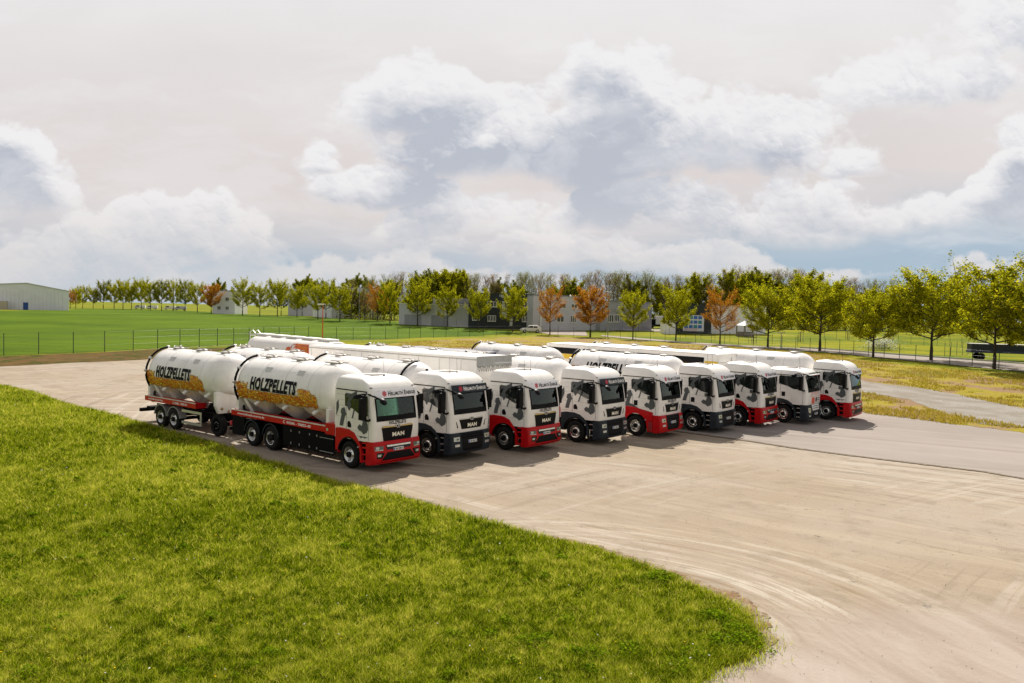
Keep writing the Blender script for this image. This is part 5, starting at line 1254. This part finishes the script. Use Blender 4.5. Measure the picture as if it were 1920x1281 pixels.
def window(W, par, a0, a1, b0, b1, n=2, fm=wtrim):
    g = MB(); fw = .09
    W.rect(g, a0, a1, b0-.08, b0+fw, .0, .12, fm); W.rect(g, a0, a1, b1-fw, b1, .0, .08, fm); W.rect(g, a0, a0+fw, b0+fw, b1-fw, .0, .079, fm); W.rect(g, a1-fw, a1, b0+fw, b1-fw, .0, .079, fm)
    for k in range(1, n): c = a0+(a1-a0)*k/n; W.rect(g, c-.06, c+.06, b0+fw, b1-fw, .0, .078, fm)
    o = g.build('window', par); g = MB(); W.rect(g, a0+fw, a1-fw, b0+fw, b1-fw, .005, .03, wing); g.build('pane', o)
def block(name, pa, pb, D0, D1, ytop, depth, m, label, roofm=roofg, base=None):
    """box building whose front spans photo columns pa..pb at depths D0..D1"""
    A = ray(pa, 600, D0); B = ray(pb, 600, D1); zb = min(float(Zt(A.x, A.y)), float(Zt(B.x, B.y)))-.6 if base is None else base
    W = Wall(A, B, zb); h = ray((pa+pb)/2, ytop, (D0+D1)/2).z-zb
    e = empty(name, (A.x, A.y, zb), 0, label, 'building'); inv = Matrix.Translation(-Vector((A.x, A.y, zb)))
    W.A = Vector((0, 0, 0)); g = MB(); W.rect(g, 0, W.L, 0, h, -depth, 0, m); g.build('wall', e)
    g = MB(); W.rect(g, -.15, W.L+.15, h, h+.22, -depth-.1, .12, roofm); g.build('roof', e)
    return e, W, h
# hangar
B = ray(129, 582, 285); th_ = math.atan2(-B.x, B.y)+R_(1.2); dr = Vector((math.cos(th_), math.sin(th_), 0))
L = 44.0; A = B-dr*L; zb = float(Zt(B.x, B.y))-.3
e = empty('hangar', (A.x, A.y, zb), th_, 'large pale grey metal hangar with a low gable and a blue door', 'building'); he = ray(129, 546.5, 285).z-zb
def hx(px):   # metres along the front for a photo column
    q = ray(px, 560, 285); k = Vector((q.x, q.y, 0)); t = (A.x*k.y-A.y*k.x)/(dr.y*k.x-dr.x*k.y); return t
xp = hx(50); P_ = A+dr*xp; hp = ray(50, 531.5, P_.y).z-zb
g = MB(); g.prism([(0, 0), (L, 0), (L, he), (xp, hp), (0, he+.2)], lambda a, b, t: (a, t, b), 0, 60, hang); g.build('wall', e)
g = MB(); g.prism([(L+.3, he-.05), (L+.3, he+.15), (xp, hp+.25), (-.3, he+.35), (-.3, he+.15), (xp, hp+.03)], lambda a, b, t: (a, t, b), -.3, 60.2, mat('roof_white', (.55, .55, .54), .5)); g.build('roof', e)
g = MB(); xd = hx(43.5); g.box(xd, xd+1.5, -.06, .0, 0, 2.9, bdoor); g.build('door', e)
g = MB(); xd = hx(0); g.box(xd-6, xd+2.2, -6, -.02, 0, 3.2, mat('wall_cream', (.45, .40, .33), .8)); g.build('annexe', e)
g = MB(); 
for k in range(int(L/1.2)): g.box(k*1.2, k*1.2+.05, -.03, -.001, 0, he-.3, lgrey)
g.build('cladding_rib', e)
# white office on the left
e, W, h = block('office_building', 398, 440, 292, 292, 545.5, 14, wallw, 'white two storey office between the trees on the left'); 
for a in (.22, .58):
    for b in (.30, .66): window(W, e, W.L*a, W.L*(a+.16), h*b-.6, h*b+.7)
e, W, h = block('hall', 540, 628, 285, 285, 543.5, 16, wallg, 'grey hall with a thin white roof edge above the red lamp post', mat('roof_edge_white', (.7, .7, .7), .5))
e, W, h = block('hall', 622, 716, 248, 256, 540, 22, wallw, 'big pale hall with ribbed walls right of the red lamp post')
g = MB()
for k in range(int(W.L/1.5)): W.rect(g, k*1.5, k*1.5+.06, 0, h, .002, .04, wallg)
g.build('cladding_rib', e)
# low grey shed
e, W, h = block('shed', 748, 882, 196, 190, 571.5, 10, wallg, 'low grey shed with a white eaves line left of the black building', mat('roof_edge_white', (.7, .7, .7), .5))
g = MB(); W.rect(g, W.L*.42, W.L, h+.22, h+1.7, -9, -2.5, roofg); g.build('roof_deck', e)
for a in (.08, .46):
    g = MB(); W.rect(g, W.L*a, W.L*(a+.24), 0, 3.3, .003, .03, wallm); g.build('gate', e)
# black building
e, W, h = block('office_building', 878, 999, 187, 186, 552, 16, wallb, 'black two storey building with white framed windows', wallb)
for a, w_, n in ((.16, .16, 2), (.0, .12, 2)):
    pass
def wpx(W, D, pa): # metres along the wall for a photo column
    q = ray(pa, 590, D); return (Vector((q.x, q.y, 0))-A0).dot(W.d)
A0 = Vector((e.location.x, e.location.y, 0)); zb0 = e.location.z
def zpx(D, y, px=940): return ray(px, y, D).z-zb0
for xa, xb, ya, yb, n in ((913, 931, 566, 576, 3), (983, 998, 565, 576, 3), (885, 899, 592, 602, 3), (914, 930, 592, 603, 3), (979, 997, 591.5, 602.5, 3)):
    window(W, e, wpx(W, 186.5, xa), wpx(W, 186.5, xb), zpx(186.5, yb), zpx(186.5, ya), n)
g = MB(); W.rect(g, wpx(W, 186.5, 941), wpx(W, 186.5, 951), zpx(186.5, 596), zpx(186.5, 565), .0, .05, wallg); g.build('stair_window', e)
g = MB(); W.rect(g, wpx(W, 186.5, 956), wpx(W, 186.5, 963), zpx(186.5, 611), zpx(186.5, 594), .0, .05, lgrey); g.build('door', e)
g = MB()
a1, a2 = wpx(W, 186.5, 936), wpx(W, 186.5, 952); zt = zpx(186.5, 558)
put_text(g, '= NEXSTONE', lambda u, v: tuple(W.p(a1+(a2-a1)*u, zt+.9*v, .05)), wink, bold=.02); g.build('lettering', e)
# grey wing, stepping down to the right
e, W, h = block('office_building', 999, 1126, 183, 190, 556, 16, wallg, 'light grey two storey building right of the black one'); A0 = Vector((e.location.x, e.location.y, 0)); zb0 = e.location.z
for xa, xb, ya, yb, n in ((1017, 1024, 566, 576, 2), (1047, 1062, 568.5, 578, 2), (1074, 1088, 570, 578, 2), (1016, 1024, 593, 603, 2), (1042, 1058, 592, 604, 2), (1073, 1086, 592, 605, 3), (1100, 1118, 592, 606, 3)):
    window(W, e, wpx(W, 186, xa), wpx(W, 186, xb), zpx(186, yb, xa), zpx(186, ya, xa), n)
for xa in (1014, 1071):
    g = MB(); q = W.p(wpx(W, 186, xa), zpx(186, 555.5, xa), .15); g.lathe([(-.05, .0), (0, .32), (.25, .26), (.3, 0)], q, tuple(W.n), wtrim, 10); g.build('wall_lamp', e, 40)
g = MB(); W.rect(g, wpx(W, 186, 1004), wpx(W, 186, 1007), 0, h, .01, .3, wtrim); g.build('downpipe', e)
e, W, h = block('office_building', 1126, 1222, 188, 196, 567, 14, wallm, 'lower mid grey building behind the silver van'); A0 = Vector((e.location.x, e.location.y, 0)); zb0 = e.location.z
for xa, xb in ((1134, 1150), (1152, 1166)): window(W, e, wpx(W, 190, xa), wpx(W, 190, xb), zpx(190, 604, xa), zpx(190, 590, xa), 3)
g = MB(); a1, a2 = wpx(W, 190, 1146), wpx(W, 190, 1158); put_text(g, 'TICOTEC', lambda u, v: tuple(W.p(a1+(a2-a1)*u, zpx(190, 581)+.9*v, .03)), tarpg, bold=.02)
g.build('lettering', e); g = MB()
for qx in (1158.5, 1162):
    for qy in (577, 581, 585): W.rect(g, wpx(W, 190, qx), wpx(W, 190, qx+1.4), zpx(190, qy+2), zpx(190, qy), .01, .05, navy)
g.build('emblem', e)
# dark hall with the picture board and white halls on the right
e, W, h = block('hall', 1262, 1334, 184, 184, 571, 12, wallb, 'black hall carrying the picture board', wallb)
e2, W2, h2 = block('hall', 1334, 1436, 186, 190, 574, 14, wallw, 'white hall right of the picture board')
e3, W3, h3 = block('shed', 1246, 1268, 181, 181, 604, 5, wallw, 'small white shed left of the picture board')
A0 = Vector((e.location.x, e.location.y, 0)); zb0 = e.location.z
bx0, bx1 = wpx(W, 184, 1281), wpx(W, 184, 1320); z0, z1 = zpx(184, 613), zpx(184, 583)
pb = empty('picture_board', tuple(W.p(0, 0)+e.location+W.n*.15), 0, 'white board with small blue pictures and slanting pink stripes', 'sign board')
g = MB(); W.rect(g, bx0, bx1, z0, z1, .0, .08, mat('board_white', (.72, .72, .80), .5)); bo = g.build('board', pb)
g = MB(); rr = random.Random(2); lb_ = mat('board_blue', (.04, .16, .50), .5); pk = mat('board_pink', (.55, .18, .22), .5)
for c in range(4):
    for r_ in range(3):
        a = bx0+.3+(bx1-bx0-.6)*c/4; b = z1-.9-r_*1.05; W.rect(g, a, a+(bx1-bx0)/4*.72, b, b+.75, .085, .10, [lb_, mat('board_teal', (.04, .25, .30), .5), lb_][(c+r_) % 3])
g.build('picture', bo); g = MB()
for k in range(7):
    a = bx0+.1+k*.45; g.prism([(a, z0+.1), (a+.15, z0+.1), (a+.9, z0+.75), (a+.75, z0+.75)], lambda q, b, t: tuple(W.p(q, b, t)), .085, .10, pk)
g.build('stripe', bo)
# pavilion
q = G(1396, 631); e = empty('pavilion', V3(q, 0), .3, 'small timber garden pavilion on the meadow', 'pavilion'); g = MB()
r = 2.0
for k in range(6):
    a = k*math.pi/3; p = MB(); p.tube([(r*math.cos(a), r*math.sin(a), 0), (r*math.cos(a), r*math.sin(a), 2.5)], .09, wdark, 6); p.build('post', e)
g.add([(r*1.2*math.cos(k*math.pi/3), r*1.2*math.sin(k*math.pi/3), 2.45) for k in range(6)]+[(0, 0, 3.5)], [(k, (k+1) % 6, 6) for k in range(6)]+[tuple(range(6))], roofg); g.build('roof', e)
g = MB()
for k in range(6):
    a, b = k*math.pi/3, (k+1)*math.pi/3; g.add([(r*math.cos(a), r*math.sin(a), .05), (r*math.cos(b), r*math.sin(b), .05), (r*math.cos(b), r*math.sin(b), 1.0), (r*math.cos(a), r*math.sin(a), 1.0)], [(0, 1, 2, 3)], wdark)
g.build('railing', e)

# ------------------------------------------------------------------ fences
def fence(line, spacing, h, label, m=steelg, wires=4, r=.035, wr=.005):
    P = [Vector(q+(0,)) for q in line]; out = []; acc = 0; nxt = 0
    for a, b in zip(P[:-1], P[1:]):
        d = (b-a).length
        while nxt <= acc+d: out.append(a.lerp(b, (nxt-acc)/d)); nxt += spacing
        acc += d
    e = empty('fence', V3((out[0].x, out[0].y)), 0, label, 'fence'); o = e.location.copy(); tops = []
    pm = MB(); pm.tube([(0, 0, -.3), (0, 0, h)], r, m, 6); pm.tube([(0, 0, h), (0, 0, h+.03)], r*1.2, m, 6); po = pm.build('post', None); me = po.data; bpy.data.objects.remove(po)
    for q in out:
        v = V3((q.x, q.y))-o; tops.append(v); c = bpy.data.objects.new('post', me); col.objects.link(c); c.parent = e; c.location = v
    g = MB()
    for k in range(wires): z = .08+(h-.12)*k/(wires-1); g.tube([t+Vector((0, 0, z)) for t in tops], wr, m, 3, cap=False)
    g.build('wire', e); return e
fl = PX(*[(-60, 671), (40, 665.5), (94, 663.7), (145, 662.3), (194.6, 660.2), (241, 658.2), (329, 653.5), (407, 649.4), (500, 644.5), (600, 640.5)])
fence(fl, 3.05, 2.15, 'dark green fence between the grass bank and the crop field on the left')
fm = PX(*[(604, 640.3), (637, 638.8), (718, 636.9), (788, 634), (877, 631.7), (980, 629.5)])
fence(fm, 3.6, 2.0, 'dark green fence beyond the white tankers, from the red lamp post to the white car')
fr_ = PX(*[(985, 629.6), (1060, 631.5), (1130, 634.5), (1202, 638), (1331, 644.8), (1446, 652.5), (1560, 661.8), (1656, 671), (1723, 678), (1794, 686), (1870, 693.5), (1990, 706)])
fence(fr_, 3.3, 2.0, 'dark fence with tall posts along the road, in front of the right row of trees')
fence(PX((1062, 612), (1200, 624), (1300, 634), (1385, 643), (1500, 650)), 5.5, 1.9, 'thin dark fence along the meadow behind the road', wires=3, r=.03)
fence(PX((810, 612), (880, 617), (960, 617), (1060, 614)), 4.0, 2.0, 'thin fence in front of the black building', wires=3, r=.03)
fence(PX((1771, 668), (1830, 664), (1850, 655), (1770, 650), (1640, 642), (1540, 636)), 2.6, 2.0, 'pale green wire enclosure beyond the road on the right', mat('fence_pale', (.10, .16, .12), .6), 9, .035)
# lamp posts
def lamp(px, py, ytop, label, m, hd='box', name='street_lamp', D=None):
    x, y = G(px, py) if D is None else (ray(px, py, D).x, D); z = float(Zt(x, y)); h = ray(px, ytop, y).z-z; e = empty(name, (x, y, z), 0, label, 'street lamp'); g = MB(); g.tube([(0, 0, -.2), (0, 0, h)], .09, m, 8, .06); g.build('pole', e)
    g = MB()
    if hd == 'box': g.box(-.75, .15, -.2, .2, h-.1, h+.1, wtrim); g.box(.12, .38, -.18, .18, h-.35, h+.02, black)
    else: g.box(-.6, .6, -.15, .15, h, h+.14, lgrey)
    g.build('lamp_head', e, bevel=.03)
lamp(604.5, 642, 571, 'orange red lamp post with a white head beyond the tankers', orange)
lamp(673, 603, 541, 'tall grey lamp pole beside the big pale hall', greym, 'T')
lamp(1139.5, 632.5, 548.5, 'slim grey lamp pole right of the dense orange tree', greym, 'T')
lamp(1464, 655, 625, 'short grey post by the road under the broad trees', greym, 'T')
# saplings with stakes on the meadow
for px, py in ((1413, 648), (1501, 645), (1589, 641), (1669, 648)):
    x, y = G(px, py-4); e = empty('young_tree', V3((x, y)), 0, 'young tree tied between wooden stakes on the meadow', 'young tree', 'staked young trees on the meadow'); g = MB()
    for a in (0, 2.1, 4.2): g.tube([(.5*math.cos(a), .5*math.sin(a), 0), (.5*math.cos(a), .5*math.sin(a), 2.0)], .05, wdark, 5)
    g.tube([(.5, 0, 1.9), (-.25, .43, 1.9), (-.25, -.43, 1.9), (.5, 0, 1.9)], .03, wdark, 4); g.build('stake', e)
    g = MB(); g.tube([(0, 0, 0), (0, 0, 3.0)], .04, bark, 5, .015); g.build('trunk', e)
# flowering bush
x, y = G(1652, 657); rs = np.random.RandomState(5); P = rs.randn(1500, 3)*[1.3, .9, .55]+[0, 0, 1.0]; P = P[P[:, 2] > .05]
e = empty('flowering_bush', V3((x, y)), 0, 'white flowering bush behind the road, next to a broad tree', 'bush'); me = leaf_mesh('blossom', P, .10, lf_white, rs); o = bpy.data.objects.new('blossom', me); col.objects.link(o); o.parent = e
P = rs.randn(700, 3)*[1.3, .9, .35]+[0, 0, .6]; P = P[P[:, 2] > .05]; me = leaf_mesh('foliage', P, .10, lf_dark, rs); o = bpy.data.objects.new('foliage', me); col.objects.link(o); o.parent = e

# ------------------------------------------------------------------ cars, vans and lorries in the background
def car(name, px, py, length, rz, paint, label, cat, kind='suv', D=None):
    x, y = G(px, py); e = empty(name, V3((x, y), .02), rz, label, cat)
    Wd = .9 if kind == 'suv' else 1.0; L = length/2
    if kind == 'suv':
        body = [(-L, .35), (L*.98, .32), (L, .62), (L*.92, .88), (L*.50, 1.02), (-L*.95, 1.10), (-L, .9)]
        roof = [(L*.50, 1.02), (L*.16, 1.58), (-L*.66, 1.64), (-L*.95, 1.10)]
    else:
        body = [(-L, .4), (L, .36), (L, .75), (L*.82, 1.15), (-L, 1.3)]
        roof = [(L*.82, 1.15), (L*.52, 1.95), (-L, 2.05), (-L, 1.3)]
    g = MB(); g.prism(body, lambda a, b, t: (a, t, b), -Wd, Wd, paint)
    n = len(roof); vs = [(a, -Wd+(.14 if 1 <= i <= 2 else .01), b) for i, (a, b) in enumerate(roof)]+[(a, Wd-(.14 if 1 <= i <= 2 else .01), b) for i, (a, b) in enumerate(roof)]
    g.add(vs, [tuple(range(n)), tuple(range(n, 2*n))[::-1]]+[(i, i+1, n+i+1, n+i) for i in range(n-1)], paint); b_ = g.build('body', e, 30, bevel=.05)
    for sg in (-1, 1):
        g = MB(); za, zb_ = roof[0][1]+.06, roof[1][1]-.08
        xs_ = [(L*.42, L*.12, -L*.18), (-L*.22, -L*.22, -L*.58)] if kind == 'suv' else [(L*.70, L*.46, L*.05)]
        for a, b, c in xs_: g.add([(a, sg*(Wd+.004), za), (b, sg*(Wd-.118), zb_), (c, sg*(Wd-.118), zb_), (c, sg*(Wd+.004), za)], [(0, 1, 2, 3)], glassb)
        g.build('side_window', e)
        for a in (L*.62, -L*.60):
            g = MB(); g.lathe([(0, .2), (0, .30), (.03, .34), (.2, .34), (.22, .2)], (a, sg*(Wd-.19), .34), (0, sg, 0), rubber, 20); w = g.build('wheel', e, 40)
            g = MB(); g.lathe([(.20, .20), (.225, .19), (.22, 0)], (a, sg*(Wd-.19), .34), (0, sg, 0), silver, 14); g.build('rim', w)
        g = MB(); g.box(L*.90, L*.985, *sorted((sg*.55, sg*.86)), .62, .78, lamp_m); g.build('headlight', e)
    g = MB(); a, b = roof[0], roof[1]; g.add([(a[0]+.01, -Wd+.1, a[1]+.05), (a[0]+.01, Wd-.1, a[1]+.05), (b[0]+.05, Wd-.2, b[1]-.04), (b[0]+.05, -Wd+.2, b[1]-.04)], [(0, 1, 2, 3)], glassb); g.build('windscreen', e)
    return e
def lorry(px, py, rz, label, boxm, cabm, L=6.5, dark=chas, h=3.2):
    x, y = G(px, py); e = empty('box_lorry', V3((x, y), .02), rz, label, 'lorry')
    g = MB(); g.box(-L/2, L/2-1.9, -1.15, 1.15, 1.0, h, boxm); g.build('cargo_box', e, bevel=.04)
    g = MB(); g.prism([(L/2-1.8, .5), (L/2, .5), (L/2, 1.5), (L/2-.25, 2.4), (L/2-1.8, 2.45)], lambda a, b, t: (a, t, b), -1.05, 1.05, cabm); g.build('cab', e, bevel=.06)
    g = MB(); g.box(-L/2, L/2-1.8, -.9, .9, .5, .98, dark); g.build('chassis', e)
    g = MB(); g.add([(L/2+.01, -.9, 1.52), (L/2+.01, .9, 1.52), (L/2-.2, .9, 2.3), (L/2-.2, -.9, 2.3)], [(0, 1, 2, 3)], glassb); g.build('windscreen', e)
    for sg in (-1, 1):
        for a in (L/2-.9, -L/2+1.2): g = MB(); g.lathe([(0, .2), (0, .42), (.03, .46), (.25, .46), (.27, .2), (.24, 0)], (a, sg*.85, .46), (0, sg, 0), rubber, 18); g.build('wheel', e, 40)
    return e
silv = mat('silver_paint', (.45, .46, .47), .3, .5)
car('parked_car', 995, 624, 4.6, math.pi+.12, white, 'white compact car with dark windows parked near the sparse orange tree', 'car')
car('parked_van', 1209, 615.5, 4.9, math.pi+.5, silv, 'silver van parked between a tree and a grey lorry', 'van', 'van')
lorry(1133, 614.5, 0.0, 'lorry with a white load body and dark lower half by the dense orange tree', wtrim, dgrey, 7.5)
lorry(1234, 616, math.pi, 'grey lorry with a ribbed box parked right of the silver van', lgrey, chas, 5.5)
for px, py, k in ((262, 579.5, 'pale van seen between trunks of the far left trees'), (285, 580, 'white lorry like van behind the far left trees'), (318, 581, 'white van right of the middle of the far left trees'), (338, 582, 'silver van left of the orange tree in the far left row')):
    car('parked_van', px, py, 5.6, math.pi+.2, wtrim if px != 338 else silv, k, 'van', 'van')
# dark low trailer under the right-hand tree
x, y = G(1885, 676); e = empty('parked_trailer', V3((x, y)), -.25, 'dark low trailer parked behind the road at the right edge', 'trailer'); g = MB(); g.box(-4.5, 4.5, -1.1, 1.1, .95, 1.25, navy); g.box(-4.4, 4.4, -1.05, 1.05, 1.25, 2.1, dgrey); g.build('load_body', e, bevel=.03)
for a in (-3.2, 3.2):
    for sg in (-1, 1): g = MB(); g.lathe([(0, .2), (0, .42), (.03, .46), (.25, .46), (.27, .2), (.24, 0)], (a, sg*.85, .46), (0, sg, 0), rubber, 18); g.build('wheel', e, 40)
g = MB(); g.box(-4.5, 4.5, -1.12, 1.12, 2.11, 2.16, lgrey); g.build('cover', e)
